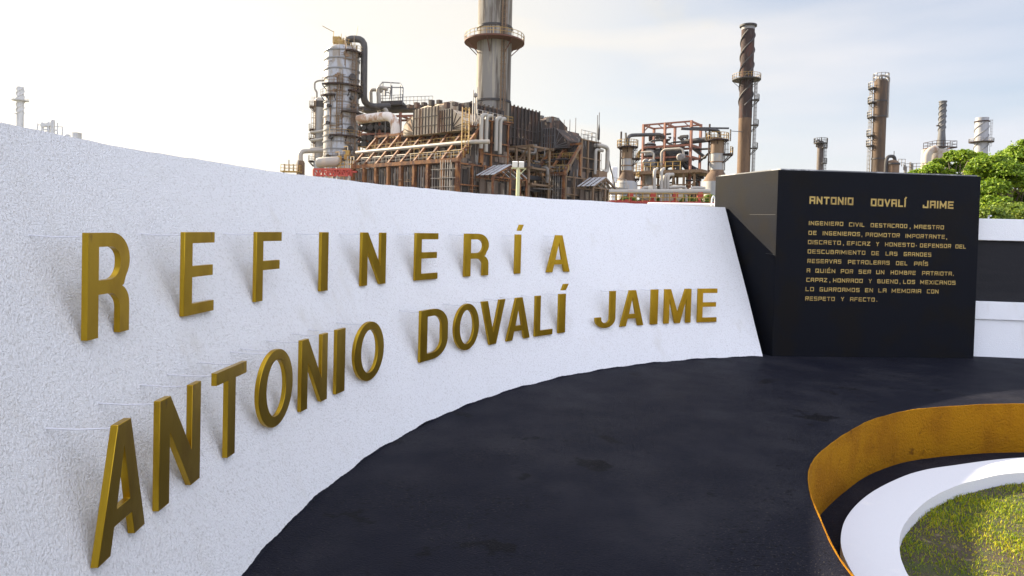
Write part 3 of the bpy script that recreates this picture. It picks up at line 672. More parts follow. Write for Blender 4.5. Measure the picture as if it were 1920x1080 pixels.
    hood.prism([P(uc + .01, w0 + .2, z2 - .9), P(uc + .01, (w0 + w1) / 2 - 1, z2 + .5), P(uc + .01, (w0 + w1) / 2 + 1, z2 + .5), P(uc + .01, w1 - .2, z2 - .9)], eu * (ud - uc - .01))
    hood.prism([P(ua, w0 + .35, zb + .1), P(ua, w0 + .35, zb + 1.5), P(ub - .01, w0 + .02, z1 - .05), P(ub - .01, w0 + .02, zb)], ew * (w1 - w0 - .7))
    hood.prism([P(ud + .01, w0 + .02, zb), P(ud + .01, w0 + .02, z1 - .05), P(ue - 1.5, w0 + .1, z1 - .4), P(ue, w0 + .35, zb + 1.9), P(ue, w0 + .35, zb + .1)], ew * (w1 - w0 - .7))
    hood.build('hood', hood_mat[0], t, smooth=False)
    m = MB()
    for i in range(6): u = ub + .1 + i * (uc - ub - .2) / 5; m.bar(P(u, w0 - .1, zb), P(u, w0 - .1, z1 + .12), .10, .2, ew)
    for i in range(9): u = uc + .12 + i * (ud - uc - .24) / 8; m.bar(P(u, w0 - .25, zb - .05), P(u, w0 - .25, z2 - .85), .10, .2, ew)
    for f in (.3, .65):
        m.bar(P(ub, w0 - .12, zb + (z1 - zb) * f), P(uc, w0 - .12, zb + (z1 - zb) * f), .1); m.bar(P(uc, w0 - .3, zb + (z2 - zb - .9) * f), P(ud, w0 - .3, zb + (z2 - zb - .9) * f), .1)
    for f in np.linspace(0, 1, 6):
        q0 = P(ub - .1, w0 - .05, zb + .3 + f * .5); q1 = P(ua + (ub - ua) * max(0, f * 1.6 - .6), w0 + .3 * (1 - f), zb + .2 + (min(1, f * 1.6) * 1.4) + max(0, f * 1.6 - .6) * (z1 - zb - 1.6)); m.bar(q0, q1, .1)
        q0 = P(ud + .1, w0 - .05, zb + .3 + f * .5); q1 = P(ue - (ue - ud) * max(0, f * 1.6 - .6), w0 + .3 * (1 - f), zb + .2 + (min(1, f * 1.6) * 1.8) + max(0, f * 1.6 - .6) * (z1 - zb - 2.1)); m.bar(q0, q1, .1)
    for i in range(12): m.bar(P(uc + .3 + i * .5, w0 + .4 + .1 * (i % 3), z2 - .85), P(uc + .3 + i * .5, (w0 + w1) / 2 - .9, z2 + .55), .1)
    m.build('hood_rib', hood_mat[1], t, smooth=False)
    m = MB()
    for i in range(7): m.hexa(P(ub + i * 1.9 + .3, w0 + .8, z2 + (.1 if ub + i * 1.9 > uc else -.7)), eu * .35, ew * .4, (0, 0, .28 + .2 * (i % 2)))
    for k in range(8): u = ub + .6 + k * 1.45; m.bar(P(u, w1 - .5, z1), P(u, w1 - .5, z2 + rnd.uniform(.4, 1.5)), .1)
    m.build('roof_fitting', hood_mat[1], t, smooth=False)
    # the plated end towards the plaza, with pipes, stubs and a small gabled canopy
    zc = WD / 2 + .5
    em = orange if variant == 0 else tan
    E1 = lambda p, q, w, h=None, up=(0, 0, 1), nm='end_post': MB().bar(p, q, w, h, up).build(nm, em, t, smooth=False)
    for w in (.3, 3.2, 6.2, 9.6, 12.4, WD - .3): E1(P(-.2, w, G0), P(-.2, w, ZB - .3), .3, .42, eu)
    for z in (5.6, 8.6, ZB - .5): E1(P(-.25, .3, z), P(-.25, WD - .3, z), .22, nm='end_beam')
    for w in (wi + .4, WD / 2, WD - wi + 1.6): E1(P(-.1, w, ZB - .3), P(-.1, w, zi + 1.2), .3)
    for z in (ZB + 1.6, ZB + 3.6, zi + 1.2): E1(P(-.12, wi, z), P(-.12, WD - wi + 2, z), .22, nm='end_beam')
    E1(P(-.12, .3, ZB), P(-.12, wi, zi), .4, nm='brace')
    m = MB(); m.prism([P(.1, .6, G0), P(.1, WD - .6, G0), P(.1, WD - .6, ZB - .32), P(.1, wi, zi + .2), P(.1, wi - 3.4, ZB - .32)], eu * .13)
    m.prism([P(.12, wi, ZB - .4), P(.12, WD - wi + 2, ZB - .4), P(.12, WD - wi + 2, zi + 1.4), P(.12, wi, zi + 1.4)], eu * .4); m.build('end_plate', endwall, t, smooth=False)
    m = MB()
    for k in range(9):
        w = 1 + k * (WD - 2) / 8; m.bar(P(-.05, w, G0), P(-.05, w, ZB - .6), .12)
    for k in range(16):
        w = rnd.uniform(1, WD - 2); z = rnd.uniform(4, ZB + 2); m.hexa(P(-.05, w, z), eu * .1, ew * rnd.uniform(.3, .9), (0, 0, rnd.uniform(.3, 1.1)))
    m.build('end_plating', MATS['rusty_plating'], t, smooth=False)
    m = MB()
    if variant == 0:
        for k, w in enumerate((4.4, 5.6, 8.0, 9.0)):
            m.pipe([P(-.9, w, ZB + 2.2 - .4 * (k % 2)), P(-.9, w, zi + 1.6), P(-.9, w + 1.2, zi + 1.9), P(.6, w + 2.0, zi + 1.9)], .33, .7, 10)
    else:
        m.pipe([P(.4, 10.5, zi + .5), P(-1.2, 10.5, zi + .5), P(-1.2, 13.2, zi + .3), P(-1.2, 13.2, ZB + 1.4), P(-1.2, 11.8, ZB + 1.2)], .42, .8, 10)
        m.pipe([P(-.8, 9.5, ZB + .6), P(-.8, 9.5, zi - .4), P(-.8, 12, zi - .4)], .3, .6, 8)
    m.build('end_pipe', wpipe, t)
    if variant:
        m = MB(); m.hexa(P(-.9, 11, ZB + .4), eu * .8, ew * 1.5, (0, 0, .9)); m.build('vessel', tan, t, smooth=False)
        m = MB(); m.bar(P(-.8, 9.8, zi), P(-.8, 9.8, zi + 6.4), .1); m.lathe([(.03, 0), (.22, .3), (.22, 2.2), (.05, 3.6)], P(-.8, 10.4, zi + 1.4), 8); m.bar(P(-.8, 10.4, zi), P(-.8, 10.4, zi + 7), .1); m.build('vent_stub', dark, t)
        m = MB(); m.rail([P(0, 5.4, zi + 1.4), P(0, 10.6, zi + 1.4), P(3, 10.6, zi + 1.4)], 1.6, 1.2, .06)
        m.rail([P(-2, WD - 1, ZB - 1.5), P(-2, WD + 4, ZB - 1.5)], 1.8, 1.2, .06); m.hexa(P(-1.6, WD + 1.5, ZB - 1.7), eu * .9, ew * 2.6, (0, 0, .15)); m.bar(P(-1.2, 13.4, zi - 1.5), P(-1.2, WD + 1.5, ZB - 2.4), .22)
        m.build('railing', greyrail, t, smooth=False)
    else:
        m = MB(); m.rail([P(0, 4.4, zi + 1.4), P(0, 10.6, zi + 1.4), P(3, 10.6, zi + 1.4)], 1.2, 1.2, .06)
        for w, h in ((3.6, 5.6), (4.1, 4.4), (4.5, 6.2)): m.bar(P(.3, w, zi), P(.3, w, zi + h), .14)
        m.lathe([(.05, 0), (.3, .3), (.3, .7), (.05, .9)], P(.3, 4.1, zi + 4.4), 8)
        m.build('railing', greyrail, t, smooth=False)
        m = MB(); m.ladder(P(.2, 1.9, ZB), 8.4, -eu, 1.5, True, .08); m.build('ladder', yellow, t, smooth=False)
    m = MB()
    for k in range(34):
        u = rnd.uniform(0, LL); w = rnd.uniform(-.35, .3); z = rnd.uniform(5.2, ZB - .8); q = P(u, w, z)
        if k % 3: m.bar(q, P(u + rnd.uniform(.5, 2.4), w, z), rnd.choice((.06, .09, .12)))
        else: m.bar(q, P(u, w, z + rnd.uniform(.8, 3)), rnd.choice((.06, .1)))
    for k in range(20):
        w = rnd.uniform(.5, WD - .5); z = rnd.uniform(5, ZB + 3); q = P(-.5, w, z)
        if k % 2: m.bar(q, P(-.5, w + rnd.uniform(.6, 3), z), rnd.choice((.07, .1)))
        else: m.bar(q, P(-.5, w, z + rnd.uniform(.8, 3.5)), rnd.choice((.07, .12)))
    m.build('small_piping', tan, t, smooth=False)
    m = MB()
    for k in range(18):
        u = rnd.uniform(0, LL); w = rnd.uniform(1.2, wi - .3); z = ZB + rnd.uniform(.3, 1.2) + w * .8
        m.bar(P(u, w, z), P(u + rnd.uniform(.6, 2.5), w, z), rnd.choice((.07, .1))); m.bar(P(u, w, z), P(u, w, z - rnd.uniform(.6, 2)), .08)
    m.rail([P(-.3, 1.0, ZB + .35), P(LL * .45, 1.0, ZB + .35)], 1.3, 1.0, .06); m.rail([P(-.3, wi - 1.6, ZB + 3.2), P(LL, wi - 1.6, ZB + 3.2)], 1.1, 1.6, .05)
    m.build('handrail', yellow, t, smooth=False)
    # canopy
    rz, ez, hw, dp = ZB - .15, ZB - 2.1, 4.2, 3.6
    m = MB()
    for sgn in (-1, 1):
        for k in range(4):
            f = .04 + k * .3; u = -dp * (1 - f) - .3
            m.hexa(P(u, zc + sgn * hw / 2, (rz + ez) / 2), eu * (.34 if k < 3 else .2), (ew * (sgn * hw / 2) + V(0, 0, (ez - rz) / 2)), (0, 0, .05))
    m.build('canopy_sheet', sheet, t, smooth=False)
    m = MB()
    for u in (-dp - .35, -.4):
        for sgn in (-1, 1): m.bar(P(u, zc, rz - .25), P(u, zc + sgn * hw, ez - .25), .22)
        m.bar(P(u, zc - hw, ez - .35), P(u, zc + hw, ez - .35), .2); m.bar(P(u, zc, ez - .3), P(u, zc, rz - .3), .16)
        for sgn in (-1, 1): m.bar(P(u, zc + sgn * hw * .5, ez - .3), P(u, zc, rz - .4), .12)
    for sgn in (-1, 0, 1): m.bar(P(-dp - .35, zc + sgn * hw, ez - .3), P(-dp - .35, zc + sgn * hw, G0), .3)
    m.build('canopy_frame', tan if variant else orange, t, smooth=False)
    m = MB(); m.prism([P(-.6, zc - hw + .4, G0), P(-.6, zc + hw - .4, G0), P(-.6, zc + hw - .4, ez - .7), P(-.6, zc - hw + .4, ez - .7)], -eu * .15); m.build('canopy_wall', endwall, t, smooth=False)
    m = MB()
    for k in range(5): w = zc - hw + .9 + k * (2 * hw - 1.8) / 4; m.hexa(P(-.85, w, 7.5), eu * .08, ew * .5, (0, 0, 2.2 - .3 * (k % 2)))
    m.build('canopy_panel', MATS['rusty_plating'], t, smooth=False)
    return P, (zb, z1, z2)
P1, hz1 = furnace(A1, 'rusty orange framed furnace with sunlit pale plated hood', (panel, furn), 0.4, 3, 8, 0)
P2, hz2 = furnace(A2, 'soot dark furnace with burnt brown hood beside the big stack', (panel_d, panel_g), 1.7, 5, 8, 1)
# crossover ducts from the hoods to the stack
t = T('flue_duct', 'dark boxy flue duct between the pale plated hood and big stack', 'duct', tuple(P1(9, 12, G0)))
m = MB(); m.prism([P1(5.5, 8, hz1[0] + .4), P1(12, 8, hz1[0] + .4), P1(12, 8, hz1[2] + .2), P1(5.5, 8, hz1[2] + .2)], ew * 9.2); m.build('duct_body', furn, t, smooth=False)
m = MB()
for k in range(8): m.bar(P1(5.3, 8.4 + k * 1.1, hz1[0] + .3), P1(5.3, 8.4 + k * 1.1, hz1[2] + .5), .16, .25, eu); m.bar(P1(5.3, 8.4 + k * 1.1, hz1[2] + .3), P1(12, 8.4 + k * 1.1, hz1[2] + .3), .16)
m.build('rib', panel_d, t, smooth=False)
t = T('flue_duct', 'burnt brown ribbed flue duct between burnt hood and big stack', 'duct', tuple(P2(12, -2, G0)))
m = MB(); m.prism([P2(9, -5.6, hz2[0] + .2), P2(15, -5.6, hz2[0] + .2), P2(15, -5.6, hz2[2] + .9), P2(9, -5.6, hz2[2] + .9)], ew * 9.3); m.build('duct_body', panel_d, t, smooth=False)
m = MB()
for k in range(9): m.bar(P2(8.8, -5.5 + k * 1.12, hz2[0]), P2(8.8, -5.5 + k * 1.12, hz2[2] + 1.1), .2, .3, eu)
for z in (1.6, 3.4): m.bar(P2(8.8, -5.5, hz2[0] + z), P2(8.8, 3.6, hz2[0] + z), .16)
m.build('rib', furn, t, smooth=False)
# dark pipework and steel under the right hood, between the furnaces
t = T('pipe_rack', 'tangle of rusty steel and pipes between the two furnaces', 'pipe rack', tuple(P2(4, -5, G0)))
rnd = random.Random(9); m = MB(); m2 = MB(); m3 = MB()
for k in range(6):
    u = 2 + 3 * (k % 3); w = -8 + 6 * (k // 3); m.bar(P2(u, w, G0), P2(u, w, ZB + 4.5), .4)
for z in (6.5, 10, ZB + .5, ZB + 4.4):
    for u in (2, 5, 8): m.bar(P2(u, -8.2, z), P2(u, -.8, z), .35)
    for w in (-8, -2): m.bar(P2(1, w, z), P2(9, w, z), .35)
for w in (-8, -2): m.bar(P2(2, w, 10), P2(8, w, ZB + 4.4), .25); m.bar(P2(8, w, 10), P2(2, w, ZB + 4.4), .25)
for k in range(24):
    u = rnd.uniform(1.5, 9); w = rnd.uniform(-8.5, -1); z = rnd.uniform(6, ZB + 4)
    a = P2(u, w, z); b_ = P2(u + rnd.uniform(-2, 3), w + rnd.choice((0, 4)), z); m2.pipe([a, b_, b_ + V(0, 0, rnd.uniform(-3, 2))], rnd.choice((.12, .2, .3)), None, 7)
for k in range(4): z = 7 + k * 2.2; m3.hexa(P2(6, -5, z), eu * 2.5, ew * 2.6, (0, 0, .35))
m.build('frame', tan, t, smooth=False); m2.build('pipe', M('tarnished_pipe', (.17, .155, .135)), t); m3.build('deck', dark, t, smooth=False)

# ---- vacuum column with the black overhead line
Yv = 138
c = at(640, 210, Yv); zt = at(640, 100, Yv).z; rv = 62.5 / 2 / FPX * Yv; c = V(c.x, c.y, 0)
t = T('distillation_column', 'fat silver clad column with a thick black overhead pipe', 'column', (c.x, c.y, G0))
zv = lambda py: at(640, py, Yv).z
m = MB(); m.lathe([(rv, G0), (rv, zt)] + [(rv * math.cos(R_(a)), zt + rv * .48 * math.sin(R_(a))) for a in (8, 20, 35, 50, 65, 80, 89.9)], c, 48); m.build('shell', silver, t)
m = MB()
for py in (100, 115, 134, 150, 165, 182, 195, 208, 222, 236, 247, 257, 268, 282, 296, 310):
    z = zv(py); m.lathe([(rv - .02, z - .13), (rv + .16, z - .12), (rv + .16, z + .12), (rv - .02, z + .13)], c, 40)
m.build('stiffening_ring', greysh, t)
d = face_dir(c)
a_front = math.degrees(math.atan2(d.y, d.x))
for py, a0, a1, ex in ((100, 10, 110, 1.0), (163, -60, 110, 1.1), (173, 20, 120, 1.2), (212, 0, 110, 1.1), (257, -30, 60, 1.1), (183, -70, -20, 1.0), (300, -60, 100, 1.0)):
    ring_platform(t, c, rv, rv + ex, zv(py), a_front + a0, a_front + a1, yellow if py in (100, 257) else tan, rustdark, 1.1, True, 28, .045)
d2 = face_dir(c, -6); MB().ladder(c + d2 * (rv + .12) + V(0, 0, zv(257)), zv(146) - zv(257), d2, 1.2, True, .08).build('ladder', tan, t)
d3 = face_dir(c, 40); MB().ladder(c + d3 * (rv + .12) + V(0, 0, zv(300)), zv(90) - zv(300), d3, .9, True, .07).build('ladder', tan, t)
m = MB()
for k, (a, py) in enumerate(((30, 150), (35, 203), (30, 188), (28, 246), (24, 282), (-38, 205), (-40, 236), (-30, 263), (-36, 297))):
    q = face_dir(c, a); p = c + q * rv + V(0, 0, zv(py)); m.tube([p - q * .2, p + q * .7], .55 if k in (0, 3, 4) else .3, 12); m.tube([p + q * .65, p + q * .8], .75 if k in (0, 3, 4) else .42, 12)
m.build('manway', dark, t)
m = MB(); rnd = random.Random(4)
for k in range(22):
    q = face_dir(c, rnd.uniform(-60, 60)); z = rnd.uniform(zv(310), zv(105)); h = rnd.uniform(1, 6); p = c + q * (rv + .15) + V(0, 0, z); m.bar(p, p + V(0, 0, h), rnd.choice((.07, .1, .16)))
    q2 = face_dir(c, rnd.uniform(-60, 60))
for k in range(26):
    q = face_dir(c, rnd.uniform(-70, 70)); z = rnd.uniform(zv(312), zv(105)); p = c + q * (rv + .18) + V(0, 0, z); e = V(-q.y, q.x, 0)
    m.bar(p - e * rnd.uniform(.4, 1.6), p + e * rnd.uniform(.4, 1.6), rnd.choice((.08, .12)));
    if k % 2: m.hexa(p, e * .35, q * .2, (0, 0, .3))
m.build('small_piping', tan, t)
m = MB(); top = V(c.x, c.y, zt + rv * .42)
m.lathe([(.3, 0), (1.0, .1), (1.0, .8), (.5, 1.4)], top, 10); m.rail(ring_pts(top, 1.9, top.z, 10), 1.2, 1.2, .06); m.hexa(top + V(-1.2, 0, 1.2), (.8, 0, 0), (0, .6, 0), (0, 0, .7))
m.bar(top + V(-2, 0, 0), top + V(-2, 0, 3.2), .12); m.bar(top + V(-2, 0, 3.0), top + V(-4.4, 0, 4.2), .12); m.bar(top + V(2.6, 0, .4), top + V(3.2, 0, 4.4), .07)
for k in range(5): m.bar(top + V(-1.5 + k * .5, .5, 1.3), top + V(-1.5 + k * .5, .5, 2 + .4 * (k % 3)), .12)
m.build('top_fitting', yellow, t)
pts = [at(650, 90, Yv), at(651, 73, Yv), at(683, 73, Yv), at(682, 190, Yv), at(694, 200, Yv + 3), at(730, 199, Yv + 6)]
m = MB(); m.pipe(pts, .72, 2.6, 14); m.build('overhead_pipe', darkpipe, t)

# ---- slim column on its left
Ys = 143; c = at(598, 250, Ys); c = V(c.x, c.y, 0); r = 18.5 / 2 / FPX * Ys; zs = lambda py: at(598, py, Ys).z
t = T('distillation_column', 'slim white column with a black band beside the fat silver column', 'column', (c.x, c.y, G0))
m = MB(); z1 = zs(190); m.lathe([(r, G0), (r, z1)] + [(r * math.cos(R_(a)), z1 + r * .8 * math.sin(R_(a))) for a in (15, 40, 65, 89.9)], c, 28); m.build('shell', silver_w, t)
m = MB(); z = zs(196); m.lathe([(r, z - .7), (r + .08, z - .7), (r + .08, z + .7), (r, z + .7)], c, 28); m.build('band', dark, t)
d = face_dir(c); af = math.degrees(math.atan2(d.y, d.x))
for py in (200, 243, 260, 302): ring_platform(t, c, r, r + 1.1, zs(py), af - 150, af - 60, greyrail, rustdark, 1.1, True, 24, .045)
d2 = face_dir(c, -55); MB().ladder(c + d2 * (r + .1) + V(0, 0, zs(302)), 14, d2, .7, True, .06).build('ladder', tan, t)
m = MB(); m.pipe([V(c.x - .6, c.y, z1 + r * .7), at(594, 172, Ys), at(590, 167, Ys), at(590, 154, Ys), at(598, 151, Ys), at(611, 151, Ys)], .2, .6, 8); m.build('vent_pipe', greyrail, t)
m = MB()
for py in (247, 262, 278): p = at(604, py, Ys - 2); m.pipe([p + V(-2.5, 0, -.2), p + V(-.2, -.3, 0), p + V(.8, -.3, .6)], .3, .5, 8)
m.build('side_pipe', wpipe, t)
# small drum far left, white pipe to it
c = at(563.5, 315, 128); c = V(c.x, c.y, 0); r = 15 / 2 / FPX * 128; z1 = at(563, 306, 128).z
t = T('drum', 'small squat tan drum with a white swan neck pipe', 'vessel', (c.x, c.y, G0))
MB().lathe([(r, G0), (r, z1), (r * .8, z1 + .45), (r * .3, z1 + .6), (.01, z1 + .62)], c, 20).build('shell', tanlow, t)
m = MB(); m.pipe([V(c.x, c.y, z1 + .4), at(563, 284, 128), at(604, 282, 132)], .45, 1.0, 10); m.build('pipe', wpipe, t)
t2 = T('yellow_platform', 'small yellow railed platform with valves beside the squat drum', 'platform', tuple(at(548, 318, 126)))
m = MB(); p = at(546, 322, 126); m.hexa(p, (1.8, 0, 0), (0, 1, 0), (0, 0, .1)); m.build('deck', yellow, t2, smooth=False); MB().rail([p + V(-1.7, -1, 0), p + V(1.7, -1, 0), p + V(1.7, 1, 0), p + V(-1.7, 1, 0)], 1.3, .8, .06).build('railing', yellow, t2)
m = MB()
for k in range(4): m.bar(p + V(-1.4 + k * .9, 0, 0), p + V(-1.4 + k * .9, 0, 1.5 + (k % 2) * .8), .2)
for k in (-1, 1): m.bar(p + V(k * 1.5, 0, 0), V(p.x + k * 1.5, p.y, G0), .25)
m.build('valve', greyrail, t2)
# red steel in front of the column foot
Yr = 112
t = T('steel_trestle', 'bright red steel trestle at the foot of the silver columns', 'trestle', tuple(at(620, 325, Yr)))
m = MB(); a, b_ = at(588, 317.5, Yr), at(657, 317.5, Yr); lo_ = V(0, 0, at(620, 330, Yr).z - a.z)
m.bar(a, b_, .35); m.bar(a + lo_, b_ + lo_, .3); m.bar(a + V(0, 5, 0), b_ + V(0, 5, 0), .35)
for k in range(9):
    f = k / 8; p = a.lerp(b_, f); m.bar(p, p + lo_, .28)
    if k < 8: m.bar(p + (lo_ if k % 2 else V(0, 0, 0)), a.lerp(b_, (k + 1) / 8) + (V(0, 0, 0) if k % 2 else lo_), .2)
m.hexa((a.lerp(b_, .8)) + V(0, .3, -.6), (1.6, 0, 0), (0, .15, 0), (0, 0, .6))
m.build('truss', redbr, t, smooth=False)
m = MB()
for f in (.05, .35, .65, .97): p = a.lerp(b_, f); m.bar(p + lo_, V(p.x, p.y, G0), .35)
m.build('post', wpipe, t, smooth=False)
p = at(598, 305, 118)
t = T('horizontal_drum', 'white horizontal drum lying in front of the silver columns', 'vessel', tuple(p))
m = MB(); q = at(633, 303, 118); e = (q - p).normalized(); rd = .95
m.tube([p - e * .5, p - e * .35, p, q, q + e * .35, q + e * .5], [rd * .4, rd * .8, rd, rd, rd * .8, rd * .4], 16); m.build('shell', wpipe, t)
m = MB(); m.bar(p.lerp(q, .2), V(*p.lerp(q, .2).xy, G0), .5); m.bar(p.lerp(q, .8), V(*p.lerp(q, .8).xy, G0), .5); m.build('support', greyrail, t)

# ---- multi-level rack between the silver column and the furnaces
Yk = 150
a = at(672, 199, Yk); b_ = at(812, 206, Yk - 5)
t = T('pipe_rack', 'dark multi storey pipe rack with red posts behind the furnaces', 'pipe rack', (a.x + 6, a.y - 4, G0))
dx = (b_ - a); dz0 = a.z; dx.z = 0; ln = dx.length; dx.normalize(); dy = V(-dx.y, dx.x, 0)
Q = lambda u, w, z: V(a.x, a.y, 0) + dx * u + dy * w + V(0, 0, z)
zk = dz0
m = MB(); m.hexa(Q(ln / 2, 2.2, zk - .55), dx * ln / 2, dy * 2.2, (0, 0, .5)); m.build('top_deck', dark, t, smooth=False)
m = MB()
for u in np.arange(.5, ln + .1, 5.2):
    for w in (-.3, 5.3): m.bar(Q(u, w, G0), Q(u, w, zk - 1.8), .5)
for z in (zk - 2.6, zk - 6.6, zk - 10.5):
    for w in (-.3, 5.3): m.bar(Q(.2, w, z), Q(ln, w, z), .45)
    for u in np.arange(.5, ln + .1, 5.2): m.bar(Q(u, -.5, z + .1), Q(u, 5.5, z + .1), .4)
for u in np.arange(.5, ln - 5, 10.4): m.bar(Q(u, -.3, zk - 6.6), Q(u + 5.2, -.3, zk - 2.6), .25); m.bar(Q(u + 5.2, -.3, zk - 10.5), Q(u, -.3, zk - 6.6), .25)
m.build('frame', redst, t, smooth=False)
m = MB(); rnd = random.Random(2)
for z in (zk - 3.6, zk - 5.2, zk - 7.6, zk - 9):
    for k in range(5):
        u = .6 + k * 1.5 + rnd.uniform(-.2, .2); m.tube([Q(u, -1.1, z), Q(u, 5.6, z)], rnd.uniform(.5, .75), 10)
m.hexa(Q(4, 1, zk - 12), dx * 4.4, dy * 2.6, (0, 0, 1.2)); m.hexa(Q(4, 1, zk - 16.5), dx * 5.2, dy * 2.6, (0, 0, 1.6)); m.hexa(Q(5.5, 3, zk - 8), dx * 4, dy * .3, (0, 0, 3.5))
m.build('exchanger', dark, t)
m = MB(); m.rail([Q(9.5, -.4, zk), Q(ln, -.4, zk)], 1.7, .95, .07); m.build('railing', greyrail, t, smooth=False)
m = MB(); m.hexa(Q(4, 0, zk - 11.4), dx * 4.2, dy * 1.5, (0, 0, .2)); m.rail([Q(-.5, -1.6, zk - 11.3), Q(7.6, -1.6, zk - 11.3)], 1.6, .9, .09); m.build('walkway', yellow, t, smooth=False)
m = MB()
for z in (zk - 13.5, zk - 18): m.tube([Q(-1, -2.2, z), Q(8.4, -2.2, z)], .45, 8)
for k in range(16): u = rnd.uniform(1, ln); m.bar(Q(u, -.6, rnd.uniform(8, zk - 9)), Q(u, -.6, zk - 3), .16)
m.build('piping', greyrail, t)
Yt = 147
m = MB(); p0, p1 = at(709, 193, Yt), at(756, 191, Yt); m.hexa(p0.lerp(p1, .5) + V(0, 1, -.4), (p1 - p0) / 2, (0, 2.6, 0), (0, 0, .45)); m.build('upper_deck', dark, t, smooth=False)
m = MB(); m.rail([p0 + V(0, -1.5, 0), p1 + V(0, -1.5, 0)], 1.3, 1, .07)
for px, pt in ((709, 164), (734, 160), (755, 164), (717, 154), (750, 156)):
    q0 = at(px, 193, Yt + (3 if pt < 160 else -1.4)); q1 = at(px + 1, pt, Yt + (3 if pt < 160 else -1.4)); m.bar(q0, V(q0.x, q0.y, q1.z), .22)
F1 = lambda x, y: at(x, y, Yt - 1.4); F2 = lambda x, y: at(x, y, Yt + 3)
for p, q in ((F1(709, 164), F1(755, 164)), (F2(717, 154), F2(750, 156)), (F1(709, 164), F2(717, 154)), (F1(755, 164), F2(750, 156)), (F1(733, 161), F2(733, 155)), (F1(733, 175), F1(721, 172))): m.bar(p, q, .22)
m.bar(F1(722, 168), F1(722, 180), .4); m.bar(F1(733, 162), F1(730, 185), .3)
m.build('hoist_frame', greysh, t, smooth=False)
t = T('white_pipe', 'thinner white gooseneck pipe, nearer to the fat silver column', 'pipe', tuple(at(697, 200, 144)), 'white goosenecks on the rack')
MB().pipe([at(711, 212, 144), at(711, 206, 144), at(696, 198, 144), at(695, 169, 144), at(704, 168, 144), at(716, 172, 144)], .38, 1.0, 10).build('bend', wpipe, t)
t = T('white_pipe', 'thicker white gooseneck pipe directly before the hoist frame', 'pipe', tuple(at(711, 200, 143)), 'white goosenecks on the rack')
MB().pipe([at(725, 216, 143), at(725, 206, 143), at(711, 200, 143), at(709, 166, 143), at(714, 164, 143), at(727, 167, 143)], .45, 1.0, 10).build('bend', wpipe, t)
t = T('white_pipe', 'rust streaked fat white pipe bending down from the silver column', 'pipe', tuple(at(741, 260, 132)))
MB().pipe([at(672, 224, 136), at(741, 216, 132), at(741, 285, 132)], .95, 2.6, 14).build('run', M('rusty_white_pipe', (.55, .50, .44), .65, 0, (.32, .19, .11), .8, (1, 1, .5), (.46, .62), .1, 6), t)
# yellow ladder tower and clutter left of the left furnace
t = T('stair_tower', 'slim yellow caged ladder tower beside the rust streaked white pipe', 'ladder', tuple(at(733, 290, 128)))
m = MB(); p = at(733, 292, 128); h = at(733, 256, 128).z - p.z
for sx in (-.9, .9):
    for sy in (-.8, .8): m.bar(p + V(sx, sy, -8), p + V(sx, sy, h), .16)
for k in range(12): z = h * k / 11; m.bar(p + V(-.9, -.8, z), p + V(.9, -.8, z), .12); m.bar(p + V(-.9, .8, z), p + V(.9, .8, z), .1)
m.build('cage', yellow, t, smooth=False)
t = T('valve_station', 'cluster of yellow valves and thin risers by the red trestle', 'valves', tuple(P1(HL + 5, 1, G0)))
m = MB(); m2 = MB(); rnd = random.Random(8)
for k in range(13):
    u = HL + 3.2 + rnd.uniform(0, 5.5); w = rnd.uniform(-1.5, 3); zt = ZB + rnd.uniform(-1.5, 3.8)
    m.bar(P1(u, w, G0), P1(u, w, zt), rnd.choice((.12, .2))); 
    if k % 2: m2.hexa(P1(u, w, zt - 1.2), (.35, 0, 0), (0, .35, 0), (0, 0, .45)); m2.bar(P1(u, w, zt), P1(u + 1.2, w, zt), .14)
    m2.bar(P1(u, w, zt - 2.5), P1(u - 1, w, zt - 2.5), .14)
m.pipe([P1(HL + 8.2, -.5, G0), P1(HL + 8.2, -.5, ZB - .5), P1(HL + 6.5, -.5, ZB - .3)], .32, .6, 8)
for zz in (ZB - 3, ZB - .4): m2.rail([P1(HL + 2.9, -1.6, zz), P1(HL + 8.6, -1.6, zz)], 1.2, 1.2, .08); m2.hexa(P1(HL + 5.7, 0, zz), eu * 2.9, ew * 1.6, (0, 0, .12))
m.build('riser', wpipe, t); m2.build('valve', yellow, t, smooth=False)

# ---- lamp post just behind the white wall
p = at(970, 362, 40)
t = T('lamp_post', 'pale green lamp post with two white floodlights', 'lamp post', (p.x, p.y, G0))
zt = at(973, 314, 40).z
m = MB(); m.tube([V(p.x, p.y, G0), V(p.x + .03, p.y, zt)], [.14, .11], 12); m.build('pole', polem, t)
m = MB(); m.bar(V(p.x - .42, p.y, zt - .05), V(p.x + .42, p.y, zt - .05), .07); m.bar(V(p.x + .05, p.y, zt - .5), V(p.x + .5, p.y, zt - .05), .05); m.build('cross_arm', polem, t)
for k in (-.21, .19):
    m = MB(); m.hexa(V(p.x + k + .02, p.y - .1, zt + .18), (.165, 0, 0), (0, .09, .03), (0, -.06, .17)); o = m.build('floodlight', lampm, t, smooth=False); b = o.modifiers.new('edge', 'BEVEL'); b.width = .02; b.segments = 2

